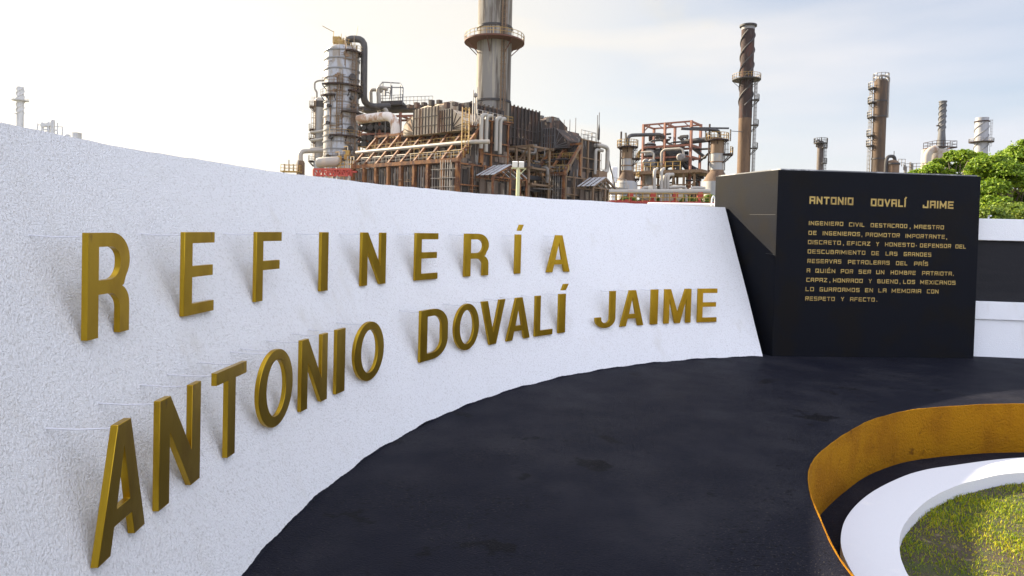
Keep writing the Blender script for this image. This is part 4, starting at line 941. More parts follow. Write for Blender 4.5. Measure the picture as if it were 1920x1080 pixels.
# ---- right hand process unit
Yq = 150
g0 = at(1207, 233, Yq + 4); zf = g0.z
fA = atz(1207, 233, zf); fB = atz(1296.7, 225.6, zf); fD = atz(1319, 231.8, zf)
fA.z = fB.z = fD.z = 0
e1 = (fB - fA); w1 = e1.length; e1.normalize(); e2 = (fD - fB); e2 = e2 - e1 * e2.dot(e1); w2 = max(6., min(14., e2.length)); e2.normalize()
Q = lambda u, w, z: fA + e1 * u + e2 * w + V(0, 0, z)
zdk = at(1250, 321, Yq).z
t = T('process_structure', 'open red oxide steel structure packed with dark pipes', 'steel structure', tuple(Q(w1 / 2, w2 / 2, G0)))
for u in (0, w1 * .46, w1):
    for w in (0, w2): MB().bar(Q(u, w, G0), Q(u, w, zf), .5, .5).build('post', redst, t, smooth=False)
m = MB()
for z, s_ in ((zf - .2, .36), (zf - 5.6, .5), (zf - 8.2, .42)):
    for w in (0, w2): m.bar(Q(0, w, z), Q(w1, w, z), s_)
    for u in (0, w1 * .46, w1): m.bar(Q(u, 0, z - .05), Q(u, w2, z - .05), s_)
for u, s_ in ((0, 1), (w1 * .46, -1), (w1 * .46, 1), (w1, -1)): m.bar(Q(u, 0, zf - 1.8), Q(u + s_ * 1.7, 0, zf - .3), .2)
m.build('beam', redst, t, smooth=False)
m = MB(); m.hexa(Q(w1 * .55, 3, zdk - .4), e1 * (w1 * .5 + 3.2), e2 * 6, (0, 0, .35)); m.build('deck', tan, t, smooth=False)
m = MB(); m.rail([Q(-2, -2.9, zdk), Q(w1 * .9, -2.9, zdk)], 1.9, 1.9, .1); m.rail([Q(-2, -2.9, zdk), Q(-2, 6, zdk)], 1.9, 1.9, .08); m.build('railing', yellow, t, smooth=False)
m = MB(); rnd = random.Random(12)
for k in range(34):
    u = rnd.uniform(1, w1); w = rnd.uniform(.5, w2); z = rnd.uniform(zdk + .5, zf - 2.5)
    q = Q(u, w, z); r = rnd.choice((.16, .25, .4)); m.pipe([q, Q(u + rnd.uniform(-5, 5), w, z), Q(u + rnd.uniform(-5, 5), w, z - rnd.uniform(1, 6))], r, None, 7)
m.pipe([Q(w1 * .72, 2, zdk + 1), Q(w1 * .72, 2, zf - 6.5), Q(w1 * .8, 2, zf - 4.6), Q(w1 + 5.5, 2, zf - 4.2), Q(w1 + 5.5, 2, zf - 7)], .62, 1.8, 10)
m.pipe([Q(w1 * .62, 1, zdk + 3.5), Q(w1 * .62, 1, zf - 8.6), Q(w1 * .74, 1, zf - 8.6), Q(w1 * .74, 1, zdk)], .7, 1.6, 10)
m.pipe([Q(w1 * .9, 2, zdk), Q(w1 * .9, 2, zf - 8.6)], .5, 1.6, 10)
for k in range(9): m.tube([Q(rnd.uniform(2, w1 - 2), 1, rnd.uniform(zdk + .8, zdk + 5)) for _ in range(2)], .8, 10)
m.build('dark_piping', darkpipe, t)
m = MB()
for k in range(7):
    u = -1 + k * (w1 + 3) / 6; m.bar(Q(u, -2.4, G0), Q(u, -2.4, zdk - .7), .4); m.bar(Q(u, 6, G0), Q(u, 6, zdk - .7), .4)
for z in (zdk - 3.4, zdk - 5.5): m.bar(Q(-1, -2.5, z), Q(w1 + 2, -2.5, z), .3)
m.build('lower_frame', tan, t, smooth=False)
m = MB()
for k in range(22):
    u = rnd.uniform(-1, w1 + 2); z = rnd.uniform(3.5, zdk - 1.2); w = rnd.uniform(-2, 5); m.tube([Q(u, w, z), Q(u + rnd.uniform(1, 4), w, z)], rnd.choice((.2, .4, .8)), 8)
m.hexa(Q(w1 * .55, 4.5, 6), e1 * w1 * .45, e2 * .5, (0, 0, 3.0))
m.build('lower_piping', dark, t)
m = MB(); m.pipe([Q(0, -1, zdk + 4.6), Q(w1 * .28, -1, zdk + 4.6), Q(w1 * .28, -1, zdk + .4)], .27, 1, 10); m.pipe([Q(w1 * .44, -1, zdk + .3), Q(w1 * .44, -1, zdk + 4.4), Q(w1 * .5, -1, zdk + 5), Q(w1 * .88, -1, zdk + 5), Q(w1 * .9, -1, zdk + 2.8)], .30, 1, 10); m.build('white_piping', wpipe, t)
m = MB()
for u, z, r in ((w1 * .12, zdk + 2.2, .85), (w1 * .24, zdk + 2.0, .95), (w1 * .84, zdk + 3.0, .9)):
    m.tube([Q(u, -1.6, z), Q(u, -1.4, z), Q(u, 4, z)], [r * .7, r, r], 16)
m.build('drum', greysh, t)

def bottle(px, Y, pts, label, plats, mats):
    c = at(px, 300, Y); c = V(c.x, c.y, 0); sc = Y / FPX
    z_ = lambda py: at(px, py, Y).z
    t = T('bottle_column', label, 'column', (c.x, c.y, G0), 'bottle shaped columns of the red structure')
    pr = [(w * sc / 2, z_(py)) for w, py in pts]
    k = [i for i, q in enumerate(pts) if q[1] <= 345]
    pr = [(.01, pr[0][1] + pr[0][0] * .55), (pr[0][0] * .6, pr[0][1] + pr[0][0] * .42)] + pr + [(pr[-1][0], G0)]
    sp_ = mats[2]
    top = [q for q in pr if q[1] >= z_(sp_[0])] + [(pts[0][0] * sc / 2, z_(sp_[0]))]
    mid = [(pts[0][0] * sc / 2, z_(sp_[0])), (pts[0][0] * sc / 2, z_(sp_[1]))]
    low = [q for q in pr if q[1] < z_(sp_[1]) - .01]
    MB().lathe(top, c, 28).build('upper_shell', mats[0], t); MB().lathe(mid, c, 28).build('shell', mats[1], t)
    j = [q for q in low if q[1] > z_(sp_[2])]; 
    MB().lathe([mid[-1]] + j, c, 28).build('shoulder', mats[3], t); MB().lathe([j[-1]] + [q for q in low if q[1] <= z_(sp_[2])], c, 28).build('lower_shell', mats[1], t)
    m = MB(); r = pts[0][0] * sc / 2
    for py in sp_[:2] + tuple(sp_[3:]): m.lathe([(r, z_(py) - .12), (r + .1, z_(py) - .12), (r + .1, z_(py) + .12), (r, z_(py) + .12)], c, 28)
    m.build('band', tan, t)
    af = math.degrees(math.atan2(-c.y, -c.x))
    for py, a0, a1, ex in plats: ring_platform(t, c, r, r + ex, z_(py), af + a0, af + a1, yellow, rustdark, 1.4, True, 20, .07)
    d = face_dir(c, -75); m = MB(); m.bar(c + d * (r + .3) + V(0, 0, G0), c + d * (r + .3) + V(0, 0, z_(pts[0][1]) + 3.5), .28); m.build('standpipe', rustdark, t)
    d = face_dir(c, 80); MB().ladder(c + d * (r + .2) + V(0, 0, z_(sp_[1])), z_(pts[0][1]) - z_(sp_[1]), d, .8, True, .06).build('ladder', greyrail, t)
    return t, c, r, z_
t, c, r, z_ = bottle(1176, 142, [(20.5, 277), (20.5, 322), (27, 331), (36, 340), (40.5, 344)], 'white bottle shaped column with rusty neck and yellow top railing', [(275, 0, 360, 1.1), (297, 60, 130, 1.6), (335, 60, 130, 1.6)], (tan, silver_w, (296.5, 321, 343, 311), tanlow))
m = MB(); m.pipe([c + V(0, 0, z_(276)), c + V(0, 0, z_(258)), at(1183, 253.5, 146), at(1238, 252, 150), at(1246, 258, 151), at(1246, 268, 151)], .42, 1.2, 10)
m.bar(c + V(-.3, 0, z_(274)), c + V(-.5, 0, z_(249)), .3); m.build('overhead_pipe', darkpipe, t)
t, c, r, z_ = bottle(1344, 140, [(25, 263), (25, 320), (34, 328), (44, 338), (48, 341)], 'bottle shaped column rising just behind the black monument edge', [(262, 0, 360, .9), (289, 55, 120, 1.9)], (tan, silver_w, (287, 320, 342, 304), tanlow))
m = MB()
for dx_, h in ((-2.6, 246), (0.2, 243), (2.8, 242)): m.bar(c + V(dx_, 0, z_(264)), c + V(dx_, 0, z_(h)), .22)
m.bar(c + V(-6, 0, z_(241)), c + V(2.4, 0, z_(240)), .35); m.bar(c + V(-8, 0, z_(243)), c + V(-1, 0, z_(244)), .5); m.pipe([c + V(.4, 0, z_(262)), c + V(.4, 0, z_(245)), c + V(-2, 0, z_(243))], .4, 1, 8)
m.bar(c + V(3, 0, z_(245)), c + V(5.4, 0, z_(246)), .12)
m.build('overhead_pipe', darkpipe, t)
# vessel inside the frame
cv = at(1218.5, 300, 154); cv = V(cv.x, cv.y, 0); r = 19 / 2 / FPX * 154; zq = lambda py: at(1218.5, py, 154).z
t = T('vessel', 'grey white domed vessel standing inside the red structure', 'vessel', (cv.x, cv.y, G0))
z1 = zq(272); MB().lathe([(r, G0), (r, z1)] + [(r * math.cos(R_(a)), z1 + r * .6 * math.sin(R_(a))) for a in (15, 40, 65, 89.9)], cv, 24).build('shell', silver_w, t)
m = MB()
for py in (272, 280, 294, 301): z = zq(py); m.lathe([(r, z - .2), (r + .12, z - .2), (r + .12, z + .2), (r, z + .2)], cv, 24)
m.lathe([(.4, z1 + .9), (.5, z1 + 1.6), (.5, z1 + 2.6), (.01, z1 + 2.8)], cv, 10); m.build('band', rustdark, t)
# small silver tank behind
c = at(1151, 340, 190); c = V(c.x, c.y, 0); r = 13 / 2 / FPX * 190; z1 = at(1151, 314, 190).z
t = T('storage_tank', 'small plain silver tank between dark furnace and bottle column', 'tank', (c.x, c.y, G0)); MB().lathe([(r, G0), (r, z1), (r * .5, z1 + .25), (.01, z1 + .3)], c, 24).build('shell', M('pale_silver_tank', (.55, .56, .57), .6), t)
# pipe way in front: white main, red trestle, yellow guard rail
Yw = 104
t = T('pipe_way', 'low pipe way with long white pipe and red sleepers', 'pipe rack', tuple(at(1235, 376, Yw)))
pa, pb = at(1142, 360, Yw), at(1331, 359, Yw); e = (pb - pa).normalized()
MB().tube([pa, pb], .44, 12).build('main_pipe', wpipe, t)
m = MB(); qa, qb = at(1142, 377, Yw), at(1331, 382, Yw); m.bar(qa, qb, .45, .3); m.bar(qa + V(0, 3, -.1), qb + V(0, 3, -.1), .4)
for px in (1182, 1224, 1266, 1312): q = at(px, 364, Yw); m.hexa(q, (.42, 0, 0), (0, .4, 0), (0, 0, .55)); m.bar(q, V(q.x, q.y, G0), .35)
for k in range(14): f = k / 13; q = qa.lerp(qb, f); m.bar(q + V(0, -.3, -.5), q + V(0, 3, -.5), .25); m.hexa(q + V(.6, .2, .1 * (k % 3)), (.5, 0, 0), (0, .3, 0), (0, 0, .16))
m.build('sleeper', redbr, t, smooth=False)
m = MB(); m.rail([at(1142, 377, Yw - 1), at(1331, 379, Yw - 1)], 1.35, 1.05, .075); m.build('guard_rail', yellow, t, smooth=False)
m = MB()
for k, (px, y0, y1, yy) in enumerate(((1227, 316, 362, Yw + 3), (1240, 316, 362, Yw + 3))): m.pipe([at(px, 378, yy), at(px, y0 + 3, yy), at(px + 4, y0 + 1, yy + 2), at(px + 5, y0, yy + 14)], .27, .9, 10)
for px in (1246, 1252): m.pipe([at(px, 378, Yw + 4), at(px, 328, Yw + 4), at(px + 10, 327, Yw + 5)], .30, 1.2, 10)
m.pipe([at(1255, 352, Yw + 3), at(1286, 350, Yw + 3), at(1287, 378, Yw + 3)], .22, .6, 8)
m.pipe([at(1195, 368, Yw + 3), at(1207, 352, Yw + 3), at(1215, 352, Yw + 3)], .3, .7, 8); m.pipe([at(1290, 364, Yw + 3), at(1297, 352, Yw + 3), at(1322, 353, Yw + 3)], .3, .7, 8)
m.build('branch_pipe', wpipe, t)
m = MB()
for px, r in ((1218, 1.35), (1263, 1.45)): p = at(px, 363, Yw + 5); m.tube([p + V(0, -1.2, 0), p + V(0, -.8, 0), p + V(0, 3, 0)], [r * .6, r, r], 18)
m.build('drum', M('cream_vessel_paint', (.55, .50, .40), .6, 0, (.42, .36, .26), 1, (1, 1, 1), (.45, .65)), t)
t = T('white_pipe', 'thin white pipe ending in a small loop beside the monument', 'pipe', tuple(at(1300, 385, 24)))
m = MB(); m.tube([at(1215, 383, 24), at(1343, 385, 24)], .075, 8); m.tube([at(1290, 387.5, 24), at(1343, 388, 24)], .05, 8)
lp = at(1334, 387, 23.8); m.pipe([lp, lp + V(0, 0, .25), lp + V(.06, 0, .42), lp + V(.13, 0, .25), lp + V(.13, 0, 0)], .028, .12, 8)
for px in (1225, 1260, 1300, 1340): q = at(px, 385, 24); m.bar(q, V(q.x, q.y, G0), .08)
m.build('run', wire, t)

# ---- stacks and vessels on the right, far stack on the left
def axis(px, py, Y): c = at(px, py, Y); return V(c.x, c.y, 0)
Y = 200; c = axis(1398, 200, Y); s_ = Y / FPX; z_ = lambda py: at(1398, py, Y).z
t = T('smokestack', 'dark rusty smokestack with spiral strakes and round railed platform', 'smokestack', (c.x, c.y, G0))
r = 23.6 * s_ / 2; zt, zm = z_(47), z_(222)
MB().lathe([(r * 1.0, zm), (r, zt - 1.4)], c, 32).build('upper_shaft', rustdark, t); MB().lathe([(r * .97, G0), (r * .99, zm - .05), (r, zm)], c, 32).build('lower_shaft', tanlow, t)
MB().lathe([(r + .02, zt - 1.5), (r + .04, zt - 1.2), (r + .06, zt - .5)], c, 32).build('cap_ring', greysh, t); MB().lathe([(r, zt - .55), (r + .6, zt - .5), (r + .6, zt), (r - .3, zt), (r - .3, zt - 3)], c, 32).build('rim', dark, t)
strakes(t, c, r, z_(200), zt - 2, 1.7, dark, 3, .26)
d = face_dir(c); af = math.degrees(math.atan2(d.y, d.x)); ring_platform(t, c, r - .02, r + 2.3, z_(149), rm=yellow, dm=dark, rr=.06, h=1.5)
d2 = face_dir(c, 78); MB().ladder(c + d2 * (r + .6) + V(0, 0, G0), z_(155) - G0, d2, 1.1, True, .09).build('ladder', greyrail, t)
for py in (188, 235, 278): ring_platform(t, c, r, r + 2, z_(py), af + 60, af + 100, greyrail, dark, 1.5, True, 28, .08)
Y = 230; c = axis(1538, 290, Y); s_ = Y / FPX; z_ = lambda py: at(1538, py, Y).z; r = 11.5 * s_ / 2
t = T('distillation_column', 'short thin dark column alone between two tall stacks', 'column', (c.x, c.y, G0))
MB().lathe([(r, G0), (r, z_(268)), (r * .7, z_(268) + .7), (.01, z_(268) + .9)], c, 20).build('shell', M('dull_brown_shell', (.042, .030, .022), .75, 0, (.08, .06, .05), .6, (1, 1, .3), (.42, .65)), t)
d = face_dir(c); af = math.degrees(math.atan2(d.y, d.x))
for py, a0, a1 in ((277, 20, 120), (306, 20, 120), (268, -120, 120)): ring_platform(t, c, r, r + 1.2, z_(py), af + a0, af + a1, dark, dark, 1.6, False, 20, .09)
m = MB(); m.pipe([c + V(-.6, 0, z_(268)), c + V(-.6, 0, z_(262)), c + V(-1.4, 0, z_(263)), c + V(-1.5, 0, z_(276))], .28, .6, 8); m.bar(c + V(.2, 0, z_(266)), c + V(.2, 0, z_(257)), .16); d2 = face_dir(c, 80); m.ladder(c + d2 * (r + .2), z_(270), d2, .7, True, .06); m.build('top_piping', dark, t)
Y = 185; c = axis(1649, 230, Y); s_ = Y / FPX; z_ = lambda py: at(1649, py, Y).z; r = 22.2 * s_ / 2
t = T('distillation_column', 'tall tan column with five small platforms up its side', 'column', (c.x, c.y, G0))
MB().lathe([(r, G0), (r, z_(153)), (r * .8, z_(152) + .5), (.01, z_(152) + .8)], c, 32).build('shell', M('tan_column_shell', (.068, .038, .016), .85, 0, (.032, .020, .012), .5, (1, 1, .25), (.40, .62), .15, 3, (.10, .08, .065), 1.0, (.58, .72), (1, 1, .12)), t)
m = MB()
for py in (190, 219, 298): z = z_(py); m.lathe([(r, z - .2), (r + .12, z - .2), (r + .12, z + .2), (r, z + .2)], c, 28)
m.build('band', dark, t)
d = face_dir(c); af = math.degrees(math.atan2(d.y, d.x))
for py in (164.5, 191.5, 219, 253.5, 272.5): ring_platform(t, c, r, r + 1.5, z_(py), af - 115, af - 40, greyrail, dark, 1.5, True, 28, .08)
d2 = face_dir(c, -80); MB().ladder(c + d2 * (r + .4) + V(0, 0, G0), z_(160), d2, .9, True, .07).build('ladder', greyrail, t)
m = MB(); m.rail(ring_pts(c, r + .3, z_(153), 12), 2.2, 1.4, .09); m.pipe([c + V(-.6, 0, z_(153)), c + V(-.8, 0, z_(142)), c + V(1.0, 0, z_(141)), c + V(2.4, 0, z_(145)), c + V(r + .5, 0, z_(155)), c + V(r + .5, 0, z_(220))], .3, 1.2, 8); m.bar(c + V(.3, 0, z_(152)), c + V(.3, 0, z_(141)), .25); m.build('top_piping', greyrail, t)
Y = 160; c = axis(1674, 310, Y); s_ = Y / FPX; z_ = lambda py: at(1674, py, Y).z; r = 21.5 * s_ / 2
t = T('vessel', 'squat domed vessel with a dark hooped pipe beside tan column', 'vessel', (c.x, c.y, G0))
MB().lathe([(r, G0), (r, z_(308)), (r * .9, z_(308) + .5), (r * .6, z_(308) + .95), (.01, z_(308) + 1.15)], c, 24).build('shell', tanlow, t)
m = MB(); m.lathe([(r + .02, z_(309)), (r + .18, z_(309)), (r + .18, z_(306)), (r + .02, z_(306))], c, 24); m.pipe([c + V(.5, 0, z_(303)), c + V(.3, 0, z_(293)), c + V(-1.4, 0, z_(293)), c + V(-1.7, 0, z_(306)), c + V(-1.7, 0, z_(330))], .42, 1.3, 10); m.bar(c + V(.2, 0, z_(300)), c + V(.2, 0, z_(283)), .12); m.build('hooped_pipe', dark, t)
t2 = T('railed_platform', 'thin grey railed walkway with posts beside the squat vessel', 'platform', tuple(at(1703, 325, Y)))
m = MB(); m.rail([at(1684, 312, Y), at(1697, 312, Y)], 1.8, 1, .09); m.rail([at(1694, 319, Y), at(1730, 318, Y)], 1.6, 1.6, .09)
for px, py in ((1697, 309), (1707, 304), (1711, 306), (1699, 312)): q = at(px, py, Y); m.bar(q, V(q.x, q.y, G0), .35)
m.build('frame', greyrail, t2, smooth=False)
Y = 270; c = axis(1766.5, 230, Y); s_ = Y / FPX; z_ = lambda py: at(1766.5, py, Y).z
t = T('smokestack', 'slender grey smokestack with spiral strakes on a white rusty base', 'smokestack', (c.x, c.y, G0))
r = 11.4 * s_ / 2; zb_, zt = z_(278), z_(189.5)
MB().lathe([(r * 1.28, zb_), (r * 1.22, zb_ + 3), (r, z_(248)), (r, zt - .6), (r + .25, zt - .5), (r + .25, zt), (r - .3, zt)], c, 24).build('shaft', M('dark_grey_shaft', (.075, .077, .082), .7, 0, (.05, .05, .052), .6, (1, 1, .3), (.45, .65)), t)
strakes(t, c, r, z_(246), zt - 1, 1.7, MATS['dark_grey_shaft'], 3, .2)
cb = axis(1756, 300, Y); rb = 38 * s_ / 2
wr = M('white_rusty_base', (.30, .27, .23), .7, 0, (.20, .12, .075), .35, (1, 1, .5), (.50, .66), .1, 3)
MB().lathe([(rb, G0), (rb, z_(284)), (rb * .9, z_(281)), (rb * .4, z_(279.5)), (.01, z_(279.3))], cb, 28).build('base_drum', wr, t)
m = MB(); q = lambda x, y: at(x, y, Y - 6); m.pipe([q(1738, 306), q(1739, 289), q(1746, 281), q(1756, 279)], 1.5, 3, 12); m.lathe([(1.5, G0), (1.5, z_(281)), (.6, z_(278.5)), (.01, z_(278.3))], axis(1735, 290, Y + 3), 12); m.build('duct', wr, t)
m = MB(); pz = z_(278); ring = [cb + V(x, y, pz) for x, y in ((-rb * .7, -rb), (rb * 1.25, -rb), (rb * 1.25, rb), (-rb * .7, rb), (-rb * .7, -rb))]; m.rail(ring, 2.6, 3, .12)
for a, b_ in zip(ring, ring[1:]): m.bar(a, b_, .5)
m.bar(c + V(-2.3, 0, z_(236)), c + V(-1, 0, z_(236)), .5); m.build('railing', rustdark, t, smooth=False)
Y = 270; c = axis(1840.5, 250, Y); s_ = Y / FPX; z_ = lambda py: at(1840.5, py, Y).z; r = 21.5 * s_ / 2; zt = z_(221)
t = T('smokestack', 'bright silver smokestack with spiral bands, rising behind the tree', 'smokestack', (c.x, c.y, G0))
MB().lathe([(r * 1.05, G0), (r, z_(262)), (r, zt), (r - .3, zt), (r - .3, zt - 2)], c, 32).build('shaft', M('bright_silver_shaft', (.26, .265, .28), .6, .1, (.20, .20, .205), .5, (1, 1, .3), (.45, .7)), t)
strakes(t, c, r, z_(282), zt - 1.5, 1.1, greysh, 3, .22)
m = MB(); z = z_(228); m.lathe([(r, z - .2), (r + .35, z - .2), (r + .35, z + .2), (r, z + .2)], c, 28); m.build('band', rustdark, t)
ring_platform(t, c, r, r + 2, z_(266), rm=greyrail, dm=rustdark, rr=.07, h=1.3, brk=False)
d2 = face_dir(c, 85); MB().ladder(c + d2 * (r + .5) + V(0, 0, z_(285)), z_(225) - z_(285), d2, .8, True, .05).build('ladder', greyrail, t)
Y = 430; c = axis(38, 200, Y); s_ = Y / FPX; z_ = lambda py: at(38, py, Y).z; r = 11.2 * s_ / 2; zt = z_(163)
t = T('smokestack', 'lone pale grey smokestack far away in the haze', 'smokestack', (c.x, c.y, G0))
MB().lathe([(r * 1.03, G0), (r, zt), (r - .4, zt)], c, 24).build('shaft', farm, t); strakes(t, c, r, z_(215), zt - 1, 1.6, farm, 3, .4)
m = MB(); z = z_(188.5); m.lathe([(r, z - .25), (r + 2.8, z - .25), (r + 2.8, z + .25), (r, z + .25)], c, 24); m.rail(ring_pts(c, r + 2.6, z, 14), 1.5, 3, .1); m.bar(c + V(-r - 2, 0, z_(213)), c + V(-r, 0, z_(213)), .5); m.build('platform', farm, t)
t = T('distillation_unit', 'hazy far away cluster of small grey vessels and posts behind the wall', 'process unit', tuple(V(*axis(92, 235, 430).xy, G0)))
q = lambda x, y: at(x, y, 430)
for px, w, y0 in ((99, 7, 226), (91, 5.5, 230), (80, 4, 231)):
    c = axis(px, 240, 430); r = w * s_ / 2; MB().lathe([(r, G0), (r, q(px, y0).z), (r * .5, q(px, y0).z + .6), (.01, q(px, y0).z + .7)], c, 16).build('vessel', farm, t)
m = MB()
for px, y0 in ((70.5, 231), (108, 230), (117, 237), (78, 229)): a = q(px, y0); m.bar(a, V(a.x, a.y, G0), .8)
m.bar(q(70, 234), q(117, 238), .5); m.bar(q(78, 235.5), q(97, 233.5), 2.2); m.bar(q(82, 243), q(108, 244), .8); m.build('frame', farm, t, smooth=False)
t = T('building', 'tiny grey flat roofed block far away beside hazy vessels', 'building', tuple(V(*axis(140, 250, 400).xy, G0)))
m = MB(); a, b_ = at(135.6, 249, 400), at(145.3, 249, 400); m.prism([V(a.x, a.y, G0), V(b_.x, b_.y, G0), V(b_.x, b_.y + 4, G0), V(a.x, a.y + 4, G0)], (0, 0, a.z - G0)); m.build('wall', farm, t, smooth=False)
m = MB(); m.hexa((a + b_) / 2 + V(0, 2, .15), (1.8, 0, 0), (0, 2.2, 0), (0, 0, .15)); c0 = at(127, 252, 400); m.lathe([(1.6, -3), (1.6, -.6), (1.2, 0), (.01, .2)], c0, 12); m.build('roof', farm, t, smooth=False)

# ================================================================== TREES
def crown(name, mat, parent, clumps, n, size, seed):
    """leaf sized faces gathered in clumps"""
    rg = np.random.default_rng(seed); V0 = np.array(parent['_o'])
    cs = np.array([c[:3] for c in clumps]); rs = np.array([c[3] for c in clumps]); fl = np.array([c[4] if len(c) > 4 else .75 for c in clumps])
    k = rg.choice(len(cs), n, p=rs ** 2 / (rs ** 2).sum())
    d = rg.normal(size=(n, 3)); d /= np.linalg.norm(d, axis=1)[:, None]; d[:, 2] = np.where(d[:, 2] < -.35, -d[:, 2], d[:, 2])
    rad = rs[k] * (1 - .55 * rg.random(n) ** 1.4) * (1 + .16 * rg.normal(size=n))
    p = cs[k] + d * rad[:, None] * np.stack([np.ones(n), np.ones(n), fl[k]], 1)
    nrm = d * .7 + rg.normal(size=(n, 3)) * .55 + np.array([0, 0, .35]); nrm /= np.linalg.norm(nrm, axis=1)[:, None]
    a = np.cross(nrm, rg.normal(size=(n, 3))); a /= np.linalg.norm(a, axis=1)[:, None]; b = np.cross(nrm, a)
    s = size * (.6 + .8 * rg.random(n))[:, None]; a *= s; b *= s * .62
    dr = -np.abs(rg.normal(size=n) * .25)[:, None] * s * np.array([0, 0, 1])
    vs = np.stack([p - a, p - b * .9, p + a + dr, p + b * .9], 1).reshape(-1, 3) - V0
    me = bpy.data.meshes.new(name); me.from_pydata(vs.tolist(), [], [(4 * i, 4 * i + 1, 4 * i + 2, 4 * i + 3) for i in range(n)]); me.materials.append(mat)
    o = bpy.data.objects.new(name, me); COL.objects.link(o); o.parent = parent; o['_o'] = parent['_o']; return o
def limb(m, a, b, r0, r1, rnd, wob=.12):
    pts = []; k = 7; a, b = V(a), V(b); L_ = (b - a).length
    for i in range(k + 1):
        f = i / k; q = a.lerp(b, f) + V(0, 0, L_ * .05 * math.sin(math.pi * f))
        if 0 < i < k: q += V(rnd.uniform(-1, 1), rnd.uniform(-1, 1), rnd.uniform(-1, 1)) * wob * L_ * .25
        pts.append(q)
    m.tube(pts, [r0 + (r1 - r0) * i / k for i in range(k + 1)], 7); return pts
def tree(label, base, Yc, spots, n, size, mat, seed, group='trees beyond the low wall'):
    """spots: clump centres as (px, py, depth shift, radius in px)"""
    rnd = random.Random(seed); t = T('broadleaf_tree', label, 'tree', base, group)
    cl = []
    for px, py, dy_, rp_ in spots:
        c = at(px, py, Yc + dy_); r = rp_ / FPX * (Yc + dy_); cl.append((c.x, c.y, c.z, r))
        for k in range(13):
            a = rnd.uniform(0, 2 * math.pi); e = rnd.uniform(-.3, 1.1); q = r * rnd.uniform(.55, 1.15)
            cl.append((c.x + q * math.cos(a) * math.cos(e), c.y + q * math.sin(a) * math.cos(e), c.z + q * math.sin(e) * .75, r * rnd.uniform(.16, .38)))
    crown('crown', mat, t, cl, n, size, seed)
    m = MB(); b0 = V(base); fork = b0 + V(rnd.uniform(-.2, .2), 0, 1.6)
    m.tube([b0, b0 + V(.05, 0, .8), fork], [.28, .22, .19], 10)
    for (px, py, dy_, rp_) in spots:
        c = at(px, py, Yc + dy_); r = rp_ / FPX * (Yc + dy_); pts = limb(m, fork, c - V(0, 0, r * .6), .09, .022, rnd)
        for k in range(4):
            a = rnd.uniform(0, 2 * math.pi); q = pts[rnd.randint(3, 6)]; limb(m, q, c + V(math.cos(a) * r * .8, math.sin(a) * r * .8, rnd.uniform(-.2, .7) * r), .035, .008, rnd)
    m.build('trunk', bark, t)
    return t
YT = 24
b0 = at(1905, 440, YT + 1); b0.z = G0
rnd_ = random.Random(77); sp_ = []
topy = lambda x: np.interp(x, [1830, 1850, 1875, 1905, 1940, 2010], [300, 288, 282, 268, 272, 262])
for x in range(1842, 2010, 26):
    y = topy(x) + 24
    while y < 412: sp_.append((x + rnd_.uniform(-9, 9), y + rnd_.uniform(-7, 7), rnd_.uniform(-1.2, 1.2) - (y - 280) * .012, rnd_.uniform(21, 30))); y += 27
tree('tallest spreading green tree behind the low white wall', tuple(b0), YT, sp_, 150000, .048, leaf, 21)
b0 = at(1770, 460, YT + 3.5); b0.z = G0
sp_ = []
topy = lambda x: np.interp(x, [1715, 1730, 1750, 1775, 1800, 1830, 1850], [322, 312, 303, 293, 281, 285, 300])
for x in range(1722, 1850, 22):
    y = topy(x) + 15
    while y < 375: sp_.append((x + rnd_.uniform(-7, 7), y + rnd_.uniform(-5, 5), rnd_.uniform(-1, 1), rnd_.uniform(14, 22))); y += 21
tree('lower green tree peeping over the top edge of the black monument', tuple(b0), YT + 3.5, sp_, 80000, .053, leaf, 33)
b0 = at(1865, 470, YT - 6); b0.z = G0
tree('bushy yellow green shrub just behind the low white wall', tuple(b0), YT - 6, [(1855, 410, 0, 30), (1900, 405, .5, 30), (1935, 412, 0, 32), (1830, 418, .5, 22)], 16000, .045, leaf2, 41, 'trees beyond the low wall')
for k, (px, lab) in enumerate(((1186, 'low green bush by the bottle column with yellow top railing'), (1225, 'low green bush between the two cream drums of the pipe way'), (1275, 'low green bush under the thin inverted U pipe'), (1312, 'low green bush beside the bottle column near the monument'))):
    b0 = at(px, 385, 118); b0.z = G0; t = T('shrub', lab, 'shrub', tuple(b0), 'bushes under the pipe way')
    rnd = random.Random(60 + k); cl = []
    for j in range(9): c = at(px + rnd.uniform(-20, 20), 371 + rnd.uniform(0, 14), 118 + rnd.uniform(-1, 1)); cl.append((c.x, c.y, c.z, rnd.uniform(.5, 1.0)))
    crown('foliage', leaf2, t, cl, 1500, .26, 60 + k)
    m = MB()
    for c in cl: m.tube([(b0.x, b0.y, G0), (c[0], c[1], c[2])], [.12, .03], 5)
    m.build('stem', bark, t)

